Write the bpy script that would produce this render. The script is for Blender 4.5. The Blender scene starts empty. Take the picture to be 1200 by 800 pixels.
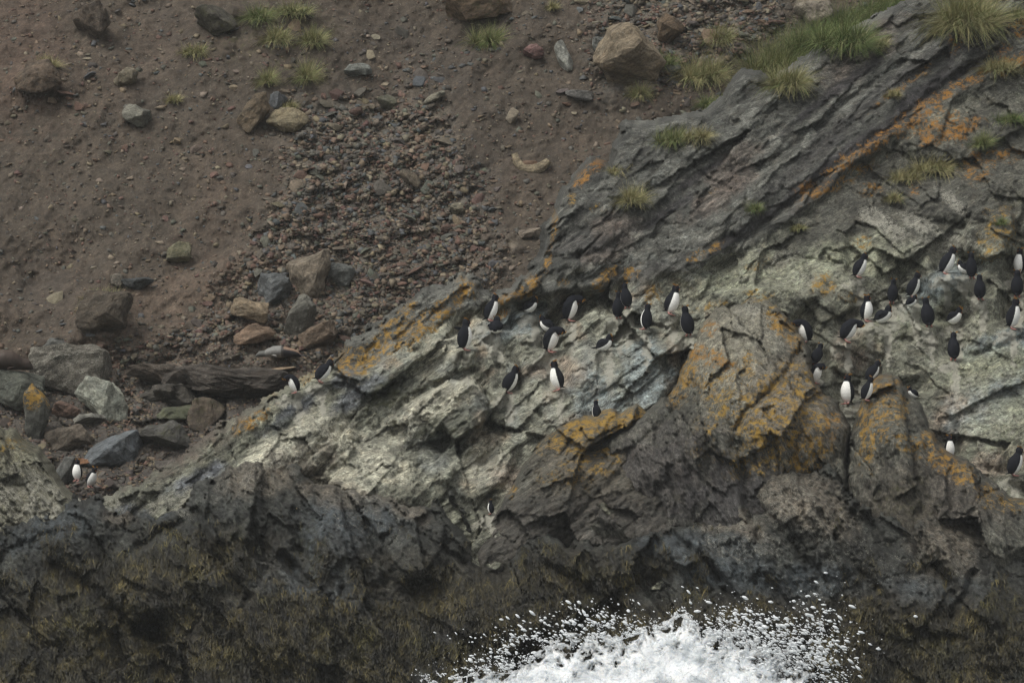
import bpy, bmesh, math, random
import numpy as np
from mathutils import Vector, Matrix, noise as mnoise, kdtree

C = bpy.context.scene.collection
# ---------------------------------------------------------------- camera, sky, sun, exposure
CAM = bpy.data.cameras.new('camera'); cam = bpy.data.objects.new('camera', CAM); C.objects.link(cam)
cam.location = (0, -120, 4); cam.rotation_euler = (math.radians(90), 0, 0)
CAM.sensor_width = 36; CAM.lens = 192; CAM.shift_y = 3.5/22.5
CAM.clip_start = 1; CAM.clip_end = 2000
CAM.dof.use_dof = True; CAM.dof.focus_distance = 123; CAM.dof.aperture_fstop = 2.6
bpy.context.scene.camera = cam
SUN_EL, SUN_AZ = math.radians(58), math.radians(-128)       # azimuth from +Y, clockwise: front left
w = bpy.data.worlds.new('World'); bpy.context.scene.world = w; w.use_nodes = True
nt = w.node_tree; nt.nodes.clear()
sky = nt.nodes.new('ShaderNodeTexSky'); sky.sky_type = 'NISHITA'; sky.sun_disc = False
sky.sun_elevation = SUN_EL; sky.sun_rotation = SUN_AZ; sky.dust_density = 4; sky.air_density = 1.0
hs = nt.nodes.new('ShaderNodeHueSaturation'); hs.inputs['Saturation'].default_value = 0.08
bg = nt.nodes.new('ShaderNodeBackground'); bg.inputs[1].default_value = 0.15
wo = nt.nodes.new('ShaderNodeOutputWorld')
nt.links.new(sky.outputs[0], hs.inputs['Color']); nt.links.new(hs.outputs[0], bg.inputs[0]); nt.links.new(bg.outputs[0], wo.inputs[0])
sl = bpy.data.lights.new('sun', 'SUN'); sl.energy = 1.1; sl.angle = math.radians(24); sl.color = (1, .975, .87)
so = bpy.data.objects.new('sun', sl); C.objects.link(so)
sdir = Vector((math.sin(SUN_AZ)*math.cos(SUN_EL), math.cos(SUN_AZ)*math.cos(SUN_EL), math.sin(SUN_EL)))
so.rotation_euler = sdir.to_track_quat('Z', 'Y').to_euler(); so.location = (-20, -30, 40)
vs = bpy.context.scene.view_settings
vs.view_transform = 'Standard'; vs.look = 'None'; vs.gamma = 1; vs.exposure = 0.14; vs.use_curve_mapping = False
bpy.context.scene.cycles.max_bounces = 4; bpy.context.scene.cycles.diffuse_bounces = 3
bpy.context.scene.cycles.pixel_filter_type = 'BLACKMAN_HARRIS'; bpy.context.scene.cycles.filter_width = 1.35

# ---------------------------------------------------------------- metres: the survey grid (u right, v down, 53.33 units to the metre at y = 0)
K = 1/53.333
def at(u, v, Y):
    s = (Y+120)/120
    return ((u-600)*K*s, Y, 4+((400-v)*K+3.5)*s)

# ---------------------------------------------------------------- noise
def _h(ix, iy, seed):
    n = (ix.astype(np.int64)*374761393 + iy.astype(np.int64)*668265263 + seed*1442695041) & 0xffffffff
    n = ((n ^ (n >> 13))*1274126177) & 0xffffffff
    n = ((n ^ (n >> 16))*2246822519) & 0xffffffff
    return ((n ^ (n >> 15)) & 0xffffff)/16777216.0
def vn(x, y, seed=0):
    ix, iy = np.floor(x), np.floor(y); fx, fy = x-ix, y-iy
    def g(a, b):
        t = _h(ix+a, iy+b, seed)*2*math.pi
        return np.cos(t)*(fx-a)+np.sin(t)*(fy-b)
    ux, uy = fx*fx*fx*(fx*(fx*6-15)+10), fy*fy*fy*(fy*(fy*6-15)+10)
    a = g(0, 0)*(1-ux)+g(1, 0)*ux; b = g(0, 1)*(1-ux)+g(1, 1)*ux
    return (a*(1-uy)+b*uy)*1.5
def fbm(x, y, size, seed=0, octs=4, gain=.5, ridge=False):
    o = 0; a = 1; t = 0
    for i in range(octs):
        n = vn(x/size*2**i+i*17.3, y/size*2**i-i*9.1, seed+i)
        if ridge: n = 1-2*np.abs(n)
        o = o+a*n; t += a; a *= gain
    return o/t
def rot(x, y, deg):
    c, s = math.cos(math.radians(deg)), math.sin(math.radians(deg))
    return x*c+y*s, -x*s+y*c
def facet(x, y, size, seed, aniso=1., deg=0., tilt=.6, step=.35, tb=0.):
    """angular broken rock: every cell is its own tilted plane. deg: direction of the long axis (v down)"""
    a, b = rot(x, y, deg); sa, sb = size*aniso, size
    X, Y = a/sa, b/sb; ix, iy = np.floor(X), np.floor(Y)
    best = np.full(x.shape, 9e9); sec = best.copy(); val = np.zeros(x.shape); rid = np.zeros(x.shape)
    for i in (-1, 0, 1):
        for j in (-1, 0, 1):
            cx, cy = ix+i, iy+j
            px = cx+.1+.8*_h(cx, cy, seed); py = cy+.1+.8*_h(cx, cy, seed+7)
            dx, dy = X-px, Y-py; d = dx*dx+dy*dy
            r = _h(cx, cy, seed+13); t1 = _h(cx, cy, seed+19)*2-1; t2 = _h(cx, cy, seed+29)*2-1+tb
            h = step*size*(r-.5)+tilt*(t1*dx*sa*.5+t2*dy*sb)
            m = d < best
            sec = np.where(m, best, np.minimum(sec, d)); val = np.where(m, h, val); rid = np.where(m, r, rid)
            best = np.where(m, d, best)
    return val, np.sqrt(sec)-np.sqrt(best), rid
def sst(e0, e1, x):
    t = np.clip((x-e0)/(e1-e0), 0, 1); return t*t*(3-2*t)
def seg(x, y, pts):
    """distance to a polyline and the 0..1 position along it"""
    best = np.full(x.shape, 9e9)
    for (x0, y0), (x1, y1) in zip(pts, pts[1:]):
        dx, dy = x1-x0, y1-y0; L = dx*dx+dy*dy+1e-9
        t = np.clip(((x-x0)*dx+(y-y0)*dy)/L, 0, 1)
        best = np.minimum(best, np.hypot(x-x0-t*dx, y-y0-t*dy))
    return best
def polysd(x, y, pts):
    d = seg(x, y, pts+[pts[0]]); ins = np.zeros(x.shape, bool)
    for (x0, y0), (x1, y1) in zip(pts, pts[1:]+[pts[0]]):
        if y0 == y1: continue
        c = ((y0 > y) != (y1 > y)) & (x < (x1-x0)*(y-y0)/(y1-y0)+x0); ins ^= c
    return np.where(ins, d, -d)
def blob(x, y, p, seed, rough=.5, nsize=22):
    """soft patch: p = (cx, cy, rx, ry, deg) deg positive = rising to the right; returns 0..1"""
    cx, cy, rx, ry, deg = p
    R = max(rx, ry)*1.7
    m = (abs(x-cx) < R) & (abs(y-cy) < R)
    out = np.zeros(x.shape)
    if not m.any(): return out
    a, b = rot(x[m]-cx, y[m]-cy, -deg)
    d = np.hypot(a/rx, b/ry)
    n = fbm(x[m], y[m], nsize, seed, 4, .6)
    out[m] = sst(1.4, .45, d+rough*n*1.5)
    return out

# ---------------------------------------------------------------- node helpers
def mat_new(name):
    m = bpy.data.materials.new(name); m.use_nodes = True; t = m.node_tree
    b = t.nodes['Principled BSDF']; b.inputs['Specular IOR Level'].default_value = .3
    return m, t, b
def N(t, kind, **kw):
    n = t.nodes.new('ShaderNode'+kind)
    for k, v in kw.items():
        if k.startswith('i_'): n.inputs[k[2:].replace('_', ' ')].default_value = v
        else: setattr(n, k, v)
    return n
def coords(t, scale=(1, 1, 1), ry=0, obj=False):
    g = N(t, 'TexCoord') if obj else N(t, 'NewGeometry')
    m = N(t, 'Mapping'); m.inputs['Scale'].default_value = scale
    src = g.outputs['Object'] if obj else g.outputs['Position']
    if ry:
        r = N(t, 'VectorRotate', rotation_type='Y_AXIS'); r.inputs['Angle'].default_value = math.radians(ry)
        t.links.new(src, r.inputs['Vector']); src = r.outputs[0]
    t.links.new(src, m.inputs['Vector']); return m.outputs[0]
def noise_n(t, vec, scale, detail=5, rough=.6, dist=0):
    n = N(t, 'TexNoise'); n.inputs['Scale'].default_value = scale; n.inputs['Detail'].default_value = detail
    n.inputs['Roughness'].default_value = rough; n.inputs['Distortion'].default_value = dist
    t.links.new(vec, n.inputs['Vector']); return n.outputs['Fac']
def rng(t, src, a, b, c, d):
    m = N(t, 'MapRange'); 
    for i, v in zip((1, 2, 3, 4), (a, b, c, d)): m.inputs[i].default_value = v
    t.links.new(src, m.inputs[0]); return m.outputs[0]
def mth(t, op, a, b=None):
    m = N(t, 'Math', operation=op)
    for i, v in enumerate((a, b)):
        if v is None: continue
        if isinstance(v, (int, float)): m.inputs[i].default_value = v
        else: t.links.new(v, m.inputs[i])
    return m.outputs[0]
def mixc(t, fac, a, b, blend='MIX'):
    m = N(t, 'Mix', data_type='RGBA', blend_type=blend)
    for s, v in ((m.inputs[0], fac), (m.inputs[6], a), (m.inputs[7], b)):
        if isinstance(v, (int, float)): s.default_value = v
        elif isinstance(v, tuple): s.default_value = v+(1,) if len(v) == 3 else v
        else: t.links.new(v, s)
    return m.outputs[2]
def attr(t, name):
    a = N(t, 'Attribute', attribute_name=name); return a
ORANGE, OCHRE = (.30, .135, .020), (.34, .215, .035)

def rock_material(name, ry=-35, aniso=4., bump=.05, contrast=1.):
    """colour from the surveyed base colour, broken by real-scale mottling; lichen and weed where their masks say"""
    m, t, b = mat_new(name)
    col = attr(t, 'col').outputs['Color']
    p = coords(t); ps = coords(t, (1/aniso, 1, 1), ry)
    n1 = noise_n(t, ps, 5.0, 8, .68, .6); n2 = noise_n(t, p, 16, 8, .78, .3); n3 = noise_n(t, p, 1.6, 6, .6, .8)
    pl_ = coords(t, (1/(aniso*2.2), 1, 1), ry); n6 = noise_n(t, pl_, 17, 6, .75, .35); n5 = noise_n(t, ps, 42, 5, .8, .2)
    f = mth(t, 'MULTIPLY', rng(t, n1, .34, .66, 1-.55*contrast, 1+.6*contrast), rng(t, n2, .32, .68, 1-.5*contrast, 1+.55*contrast))
    f = mth(t, 'MULTIPLY', f, rng(t, n3, .3, .7, .75, 1.25))
    f = mth(t, 'MULTIPLY', f, rng(t, n5, .32, .68, 1-.45*contrast, 1+.5*contrast))
    fx = N(t, 'CombineColor');  [t.links.new(f, fx.inputs[i]) for i in range(3)]
    c = mixc(t, 1.0, col, fx.outputs[0], 'MULTIPLY')
    fy = N(t, 'CombineColor'); r6 = rng(t, n6, .34, .66, 1-.5*contrast, 1+.55*contrast); [t.links.new(r6, fy.inputs[i]) for i in range(3)]
    c = mixc(t, 1.0, c, fy.outputs[0], 'MULTIPLY')
    # tint drift: some patches ruddier, some bluer
    n4 = noise_n(t, p, 3.1, 5, .6, 1.0)
    c = mixc(t, rng(t, n4, .52, .7, 0, .3*contrast), c, mixc(t, 1.0, c, (1.15, 1.0, .86), 'MULTIPLY'))
    c = mixc(t, rng(t, n4, .46, .3, 0, .35), c, mixc(t, 1.0, c, (.88, 1.0, 1.08), 'MULTIPLY'))
    # crusty pale specks
    pl = attr(t, 'pale').outputs['Fac']
    ns = noise_n(t, p, 38, 5, .75, .4); nb = noise_n(t, ps, 9, 7, .75, 1.2)
    pf = mth(t, 'ADD', mth(t, 'MULTIPLY', pl, 1.0), mth(t, 'MULTIPLY', mth(t, 'SUBTRACT', mth(t, 'ADD', ns, nb), 1.0), 3.4))
    c = mixc(t, mth(t, 'MULTIPLY', rng(t, pf, .5, 1.1, 0, .75), 1.0), c, (.375, .36, .30))
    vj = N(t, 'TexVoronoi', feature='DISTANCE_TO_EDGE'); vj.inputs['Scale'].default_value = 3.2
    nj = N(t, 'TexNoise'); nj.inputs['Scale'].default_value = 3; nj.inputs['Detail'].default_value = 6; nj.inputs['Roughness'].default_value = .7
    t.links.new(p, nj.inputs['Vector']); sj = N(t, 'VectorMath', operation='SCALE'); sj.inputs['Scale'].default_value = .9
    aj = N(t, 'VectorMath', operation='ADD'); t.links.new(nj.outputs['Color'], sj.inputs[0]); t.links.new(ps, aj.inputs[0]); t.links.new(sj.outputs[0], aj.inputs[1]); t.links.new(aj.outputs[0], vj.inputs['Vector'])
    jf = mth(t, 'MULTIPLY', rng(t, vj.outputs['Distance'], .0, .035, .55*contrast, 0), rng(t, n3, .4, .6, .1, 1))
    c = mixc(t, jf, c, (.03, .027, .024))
    # lichen
    li = attr(t, 'lichen').outputs['Fac']
    nl = noise_n(t, p, 13, 8, .8, .4); nl2 = noise_n(t, p, 5, 4, .6)
    lf = mth(t, 'ADD', mth(t, 'MULTIPLY', li, 1.0), mth(t, 'MULTIPLY', mth(t, 'SUBTRACT', mth(t, 'ADD', nl, mth(t, 'MULTIPLY', nl2, .7)), .88), 9.))
    lc = mixc(t, attr(t, 'hue').outputs['Fac'], OCHRE, ORANGE)
    nv = noise_n(t, p, 60, 3, .7)
    vv = N(t, 'CombineColor'); r = rng(t, nv, .3, .7, .6, 1.35); [t.links.new(r, vv.inputs[i]) for i in range(3)]
    lc = mixc(t, 1.0, lc, vv.outputs[0], 'MULTIPLY')
    lfac = rng(t, lf, .4, 1.5, 0, .9)
    lfac = mth(t, 'MULTIPLY', lfac, rng(t, li, .02, .6, 0, 1))
    c = mixc(t, lfac, c, lc)
    # green algae
    al = attr(t, 'alga').outputs['Fac']
    af = mth(t, 'ADD', al, mth(t, 'MULTIPLY', mth(t, 'SUBTRACT', mth(t, 'ADD', nl, nl2), 1.0), 2.2))
    afac = mth(t, 'MULTIPLY', rng(t, af, .45, 1.1, 0, .75), rng(t, al, .02, .2, 0, 1))
    c = mixc(t, afac, c, (.058, .058, .02))
    t.links.new(c, b.inputs['Base Color'])
    we = attr(t, 'wet').outputs['Fac']
    t.links.new(rng(t, we, 0, 1, .9, .42), b.inputs['Roughness'])
    bp = N(t, 'Bump'); bp.inputs['Strength'].default_value = .9; bp.inputs['Distance'].default_value = bump
    vo = N(t, 'TexVoronoi', feature='DISTANCE_TO_EDGE'); vo.inputs['Scale'].default_value = 7
    wv = N(t, 'VectorMath', operation='ADD'); nz = N(t, 'TexNoise'); nz.inputs['Scale'].default_value = 6
    t.links.new(p, nz.inputs['Vector']); sc = N(t, 'VectorMath', operation='SCALE'); sc.inputs['Scale'].default_value = .35
    t.links.new(nz.outputs['Color'], sc.inputs[0]); t.links.new(ps, wv.inputs[0]); t.links.new(sc.outputs[0], wv.inputs[1])
    t.links.new(wv.outputs[0], vo.inputs['Vector'])
    hgt = mth(t, 'ADD', mth(t, 'MULTIPLY', n1, 1.0), mth(t, 'ADD', mth(t, 'MULTIPLY', n5, .35), mth(t, 'MULTIPLY', rng(t, vo.outputs['Distance'], 0, .05, 0, 1), .2)))
    t.links.new(hgt, bp.inputs['Height']); t.links.new(bp.outputs[0], b.inputs['Normal'])
    return m

# ---------------------------------------------------------------- surfaces
def srgb(r, g, b):
    f = lambda c: (c/255/12.92) if c < 10 else ((c/255+.055)/1.055)**2.4
    return np.array([f(r), f(g), f(b)])
SURF = []
class Surf:
    def __init__(s, name, box, step=1.6):
        s.name = name; s.box = box; s.step = step
        s.us = np.arange(box[0], box[2]+.1, step); s.vs = np.arange(box[1], box[3]+.1, step)
        s.x, s.y = np.meshgrid(s.us, s.vs)
        z = np.zeros(s.x.shape); s.sd = z+999
        s.col = np.zeros(s.x.shape+(3,)); s.m = {k: z.copy() for k in ('lichen', 'pale', 'alga', 'wet', 'hue')}
        SURF.append(s)
    def paint(s, rgb, msk, k=1.):
        msk = (msk*k)[..., None]; s.col = s.col*(1-msk)+np.asarray(rgb)*msk
    def add(s, key, msk, k=1.): s.m[key] = np.maximum(s.m[key], msk*k)
    def Y(s, u, v):
        """surface depth at (u, v); 999 where there is none"""
        if not (s.box[0] <= u < s.box[2]-s.step and s.box[1] <= v < s.box[3]-s.step): return 999
        i, j = (v-s.box[1])/s.step, (u-s.box[0])/s.step; a, b = int(i), int(j)
        if s.sd[a, b] < 0: return 999
        fi, fj = i-a, j-b; D = s.D
        return (D[a, b]*(1-fj)+D[a, b+1]*fj)*(1-fi)+(D[a+1, b]*(1-fj)+D[a+1, b+1]*fj)*fi
    def build(s, mat, rim=8.):
        # the edge of the mass turns away backwards
        R = 13.; t = np.clip(s.sd/R, 0, 1)
        s.D = s.D+R*K*1.1*(1-np.sqrt(np.clip(1-(1-t)**2, 0, 1)))+np.where(s.sd < 0, -s.sd*.4, 0)
        sc = (s.D+120)/120
        P = np.stack([(s.x-600)*K*sc, s.D, 4+((400-s.y)*K+3.5)*sc], -1)
        h, w_ = s.x.shape; idx = np.arange(h*w_).reshape(h, w_)
        q = np.stack([idx[:-1, :-1], idx[1:, :-1], idx[1:, 1:], idx[:-1, 1:]], -1).reshape(-1, 4)
        keep = (s.sd > -rim).reshape(-1); q = q[keep[q].all(1)]
        used = np.zeros(h*w_, bool); used[q.ravel()] = True; rem = np.cumsum(used)-1; q = rem[q]
        me = bpy.data.meshes.new(s.name); P = P.reshape(-1, 3)[used]
        me.vertices.add(len(P)); me.vertices.foreach_set('co', P.ravel().astype(np.float32))
        me.loops.add(q.size); me.loops.foreach_set('vertex_index', q.ravel().astype(np.int32))
        me.polygons.add(len(q)); me.polygons.foreach_set('loop_start', np.arange(0, q.size, 4, dtype=np.int32))
        me.polygons.foreach_set('use_smooth', np.ones(len(q), bool))
        me.update(calc_edges=True)
        a = me.attributes.new('col', 'FLOAT_COLOR', 'POINT')
        cc = np.concatenate([s.col.reshape(-1, 3)[used], np.ones((len(P), 1))], 1)
        a.data.foreach_set('color', cc.ravel().astype(np.float32))
        for k, v in s.m.items():
            a = me.attributes.new(k, 'FLOAT', 'POINT'); a.data.foreach_set('value', v.reshape(-1)[used].astype(np.float32))
        me.materials.append(mat)
        o = bpy.data.objects.new(s.name, me); C.objects.link(o); o['kind'] = 'structure'; s.o = o
        return o
def Yat(u, v, only=None):
    return min([s.Y(u, v) for s in SURF if only is None or s.name in only] or [999])
# ================================================================ PENGUIN SPOTS (u, v of the feet, height) used by the shelves and the birds
# pose, facing in degrees (0 = towards the sea, 90 = right, -90 = left, 180 = uphill)
PENGUINS = [
 (545,410,35,'wave',100,'penguin holding one flipper straight out behind it at the top left of the pale ledge'),
 (574,376,30,'lean',75,'penguin with white belly turned right, leaning forward just above a hunched black one'),
 (582,390,19,'prone',170,'hunched black back like a ball, just below the leaning white-bellied penguin at the ledge crest'),
 (624,366,18,'prone',80,'penguin lying on the ledge crest facing right, orange crest against the dark ridge'),
 (668,376,29,'bow',80,'bowed white-bellied penguin standing between the bird lying on the crest and the overlapping pair'),
 (638,388,18,'prone',-100,'brown-backed penguin lying down right above the white belly of another'),
 (645,412,29,'bow',60,'bright white-bellied penguin with its head tucked down, in front of the brown-backed one'),
 (725,373,30,'upright',150,'front penguin of the overlapping dark pair, a sliver of white on its right'),
 (735,361,28,'upright',-150,'rear penguin of the overlapping dark pair, only its dark upper half showing'),
 (755,386,29,'upright',-130,'penguin with black back and white left edge, just right of the overlapping pair'),
 (785,368,33,'upright',60,'big bright white-fronted penguin standing right of the overlapping dark pair, topmost there'),
 (711,411,19,'prone',80,'penguin lying low with orange crest and white breast, above the streaked pale rock face'),
 (595,460,31,'lean',95,'penguin leaning right with orange crest, at the head of the gully beside the pale blocks'),
 (654,457,33,'upright',-70,'penguin facing left with its shadow on the round pinkish rock behind it'),
 (699,492,22,'upright',-140,'black-backed penguin standing half behind the yellow lichen hump'),
 (807,393,33,'upright',-150,'black-backed penguin at the left foot of the big lichen buttress'),
 (374,447,28,'lean',95,'dark-backed penguin facing right on the lower left crest, higher one of two'),
 (346,460,21,'bow',-60,'plump white penguin with tucked head on the lower left crest, lower one of two'),
 (90,563,24,'upright',-20,'left one of two white-fronted penguins by the slate slab in the left gully'),
 (105,570,24,'lean',40,'right one of two white-fronted penguins by the slate slab, dark flank on its left'),
 (1005,325,28,'lean',90,'penguin leaning forward to the right, alone high on the slope below the ochre stain'),
 (1045,355,27,'upright',175,'plain black back turned squarely to the sea, between the white-streaked rock and the preening pair'),
 (1069,348,28,'lean',90,'large penguin facing right with a white flank patch, standing over a white lying one'),
 (1070,359,13,'prone',85,'small lying penguin with white breast right under the standing one'),
 (1016,376,29,'upright',50,'penguin with white front and dark head stretched up, beside the lying bird on the rim'),
 (1038,378,20,'prone',80,'fat lying penguin with white flank patch, touching the upright white-fronted one'),
 (991,400,27,'bow',90,'penguin bent forward with head down to the right and tail up, over the pinkish boulder'),
 (943,401,25,'bow',-80,'penguin bent to the left with white belly, at the upper edge of the orange lichen'),
 (955,427,25,'lean',150,'dark penguin hunched with back turned, directly above a white-bellied one in the notch'),
 (955,449,23,'bow',50,'penguin in the notch showing a round white belly and no head'),
 (992,473,33,'upright',-45,'slim penguin with long white front facing left, in the cleft between the lichen rocks'),
 (1019,447,26,'lean',110,'upper one of two penguins stacked at the left edge of the right lichen rock'),
 (1015,469,27,'lean',80,'lower one of two penguins stacked at the left edge of the right lichen rock'),
 (1107,321,32,'lean',75,'tall white-fronted penguin with raised bill on the smooth grey hump'),
 (1139,326,29,'upright',170,'black-backed penguin on the grey hump in front of a lying one'),
 (1127,320,15,'prone',-90,'lying dark penguin half hidden behind the black-backed one on the grey hump'),
 (1149,351,28,'upright',165,'black-backed penguin with yellow crests spread, alone below the grey hump'),
 (1089,383,33,'upright',178,'slender all-black back, tallest of the birds on the open middle slope'),
 (1121,379,19,'prone',70,'round black penguin lying alone on the bare grey slope, white edge on its right'),
 (1117,422,32,'upright',-165,'black-backed penguin with white line down its left side, lowest on the bare grey slope'),
 (1193,321,29,'upright',-40,'white-fronted penguin facing left at the right margin, topmost of three there'),
 (1192,348,30,'upright',170,'black-backed penguin at the right margin, just under a white-fronted one'),
 (1186,385,34,'upright',70,'penguin with two white stripes facing right near the right margin, lowest of three there'),
 (1113,537,26,'upright',30,'white-bellied penguin standing behind the orange lichen edge on the lower right'),
 (1188,557,32,'lean',100,'dark penguin facing right on a shadowy shelf in the lower right'),
 (1068,466,13,'prone',-70,'low dark penguin lying in the crevice on top of the right lichen rock'),
 (575,602,16,'upright',-120,'lone small dark penguin with a white stripe, in the dark cleft below the pale blocks'),
]
def shelves(s, names_hidden=()):
    """little flat treads the birds stand on"""
    for (u, v, h, pose, f, lab) in PENGUINS:
        wd = 15 if pose != 'prone' else 19
        w_ = win(s, u-50, v-90, u+50, v+30)
        g = np.exp(-((s.x[w_]-u)/wd)**4)
        up = v-s.y[w_]
        s.D[w_] += .42*g*sst(-1, 6, up)*(1-sst(h*.9, h*2.2, up))-.10*g*sst(-16, -4, up)*(1-sst(-1, 6, up))

cr = lambda f, w_: 1-sst(0, w_, f)
# ================================================================ GROUND: the dirt slope and the rubble floor
DIRT = srgb(71, 63, 54); 
G = Surf('dirt_slope', (-160, -170, 1360, 700), 2.0)
x, y = G.x, G.y
def base_ground(x, y):
    b = 15+(430-y)*K*1.25+ (x-600)*.0010
    k = sst(400, 470, y); return b*(1-k)+k*(15.2-(y-430)*K*2.3+(x-600)*.001)
n = fbm(x, y, 260, 5, 5, .5); a, b = rot(x, y, -52)
gully = fbm(a/3.2, b, 45, 9, 4, .5)
G.D = base_ground(x, y)-.9*n-.22*gully-.14*fbm(x, y, 26, 3, 4, .6)-.05*fbm(x, y, 7, 4, 3, .6)
gr, _e, grc = facet(x+3*fbm(x, y, 9, 12, 3), y, 9, 13, 1.3, -20, .8, .8); G.D -= K*gr*.35
# left lower hollow and soil mounds
for (cx, cy, rx, ry, dg, amp) in [(45,95,32,20,10,.5),(120,372,34,26,0,.7),(30,330,30,26,-30,-.5),(15,365,40,20,0,.4),(75,400,60,14,10,.4),(200,395,90,16,-8,.25),
                                  (300,20,70,40,10,.5),(330,75,60,30,10,.3),(700,110,80,14,-10,.2),(590,60,90,20,20,.2),(90,300,60,24,30,-.3),(110,150,40,30,20,.25),(255,320,60,20,20,.3)]:
    aa, bb = rot(x-cx, y-cy, -dg); G.D -= amp*np.exp(-(aa/rx)**2-(bb/ry)**2)*(1+.5*fbm(x, y, 20, 77, 3))
FANS = [([(345,125),(500,110),(560,200),(590,320),(500,380),(440,405),(300,420),(230,385),(280,305),(330,230)], .9), ([(120,410),(200,395),(260,360),(420,370),(440,405),(380,430),(300,440),(130,470)], 1.2),
        ([(690,-40),(930,-40),(920,40),(850,80),(800,110),(700,100)], .8), ([(480,215),(560,230),(600,330),(520,350)], .25), ([(460,60),(520,50),(540,140),(460,160)], .3), ([(130,120),(280,160),(260,230),(150,210)], .15), ([(0,440),(260,440),(300,500),(200,600),(60,600),(0,520)], 2.)]
rubble = np.zeros(x.shape)
for poly, k_ in FANS: rubble = np.maximum(rubble, min(k_, 1)*sst(-45, 60, polysd(x, y, poly)+55*fbm(x, y, 45, 15, 5, .65)))
RUB = sst(.1, .6, rubble)
u1, v1, w1 = facet(x+4*fbm(x, y, 20, 16, 3), y, 15, 17, 1.5, -10, .8, .9); u2, v2, w2 = facet(x+3*fbm(x, y, 10, 18, 3), y, 8, 19, 1.4, -5, .9, 1.); u3, v3, w3 = facet(x, y, 34, 20, 1.7, -12, .7, .7)
low = sst(440, 480, y)
G.D -= K*RUB*(u1*.8+u2*.8+u3*(.35+.9*low)-cr(v1, .08)*1.5-cr(v2, .1)*.8)
G.col[:] = DIRT
rc = np.stack([np.interp(w1, [0,.2,.4,.6,.8,1], q_) for q_ in zip(*[srgb(*c_) for c_ in [(96,86,76),(84,81,75),(106,97,84),(80,74,68),(99,90,79),(86,86,82)]])], -1)
G.col = G.col*(1-RUB[..., None]*.8)+rc*((w2-.5)*.5+1)[..., None]*RUB[..., None]*.8
G.paint(srgb(84, 72, 61), sst(-.1, .5, fbm(x, y, 150, 21, 4)), .6)
G.paint(srgb(68, 61, 54), sst(0, .5, fbm(x, y, 120, 31, 4)), .6)
G.paint(srgb(96, 82, 70), blob(x, y, (250,330,150,26,18), 3), .55)
G.paint(srgb(94, 80, 69), blob(x, y, (200,400,200,22,8), 4), .5)
G.paint(srgb(82, 66, 56), blob(x, y, (20,60,60,90,0), 4), .5)
G.paint(srgb(82, 76, 69), blob(x, y, (430,260,90,150,20), 6), .6)
G.paint(srgb(66, 62, 58), sst(430, 470, y), .8)
G.add('alga', blob(x, y, (320,40,90,50,10), 8), .45); G.add('alga', blob(x, y, (840,80,80,50,0), 8), .3); G.add('alga', blob(x, y, (120,360,30,26,0), 8), .6)

# ================================================================ the long ridge: dark upper slabs, grey slope, pale ledge
RIDGE = [(-120,640),(40,600),(130,590),(170,566),(215,540),(262,505),(300,480),(335,462),(362,447),(385,440),(400,420),(432,388),(470,362),(505,345),(540,326),(556,332),(575,350),
 (600,345),(622,322),(636,300),(640,268),(655,246),(664,222),(680,205),(692,189),(706,192),(718,203),(722,175),(734,150),(765,146),(796,140),(826,134),(850,120),(858,100),(872,86),(890,92),(905,99),(940,74),(975,48),
 (1010,34),(1050,14),(1090,-16),(1140,-60),(1180,-120),(1360,-120),(1360,700),(-120,700)]
U = Surf('rock_ridge', (-120, -150, 1300, 690), 1.5)
x, y = U.x, U.y
U.sd = polysd(x, y, RIDGE)+4*fbm(x, y, 30, 61, 3)+facet(x, y, 16, 62, 1.5, -40)[0]*.35+sst(660, 600, x)*(12*fbm(x, y, 22, 63, 4, .65))
base = 2.2+(560-y)*K*1.02+np.clip(x-700, 0, 600)*.0016
# regions (all soft): dark slabs up left of the lichen line, pale ledge, grey slope on the right
LINE = [(1330,20),(1200,75),(1130,110),(1060,150),(1000,192),(950,240),(900,275),(850,300),(800,318),(700,338),(600,352),(520,372),(440,430)]
lx = np.array([p[0] for p in LINE][::-1]); ly = np.array([p[1] for p in LINE][::-1])
side = y-np.interp(x, lx, ly)+8*fbm(x, y, 40, 71, 3)        # <0: dark slabs
slab = sst(14, -8, side)
wx = x+8*fbm(x, y, 50, 81, 6, .75); wy = y+8*fbm(x, y, 50, 82, 6, .75)
# slabs: long plates rising to the right
s1, e1, r1 = facet(wx, wy, 34, 101, 5.0, -37, .9, .8); s2, e2, r2 = facet(wx, wy, 13, 102, 4.0, -40, .9, .8); s3, e3, r3 = facet(x, y, 6, 103, 2.5, -36, .9, .8)
dslab = s1*.38+s2*.5+s3*.5+1.6*fbm(*[q/z for q, z in zip(rot(x, y, -38), (3.5, 1))], 16, 104, 5, .62, True)
# broken blocks
b1, f1, q1 = facet(wx, wy, 92, 201, 1.7, -42, .75, .42, -.1); b2, f2, q2 = facet(wx, wy, 34, 202, 2.8, -44, .85, .5, -.1)
b3, f3, q3 = facet(wx, wy, 13, 203, 2.8, -40, .85, .55); b4, f4, q4 = facet(x, y, 6.5, 204, 1.4, -30, .9, .6)
cr = lambda f, w_: 1-sst(0, w_, f)
b5 = facet(x, y, 3.6, 207, 1.3, -20, .9, .8)[0]; dblk = b1*.7+b2*.75+b3*.6+b4*.55+b5*.45-cr(f1, .03)*2-cr(f2, .04)*1+1.6*fbm(x, y, 26, 205, 6, .7)
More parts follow.
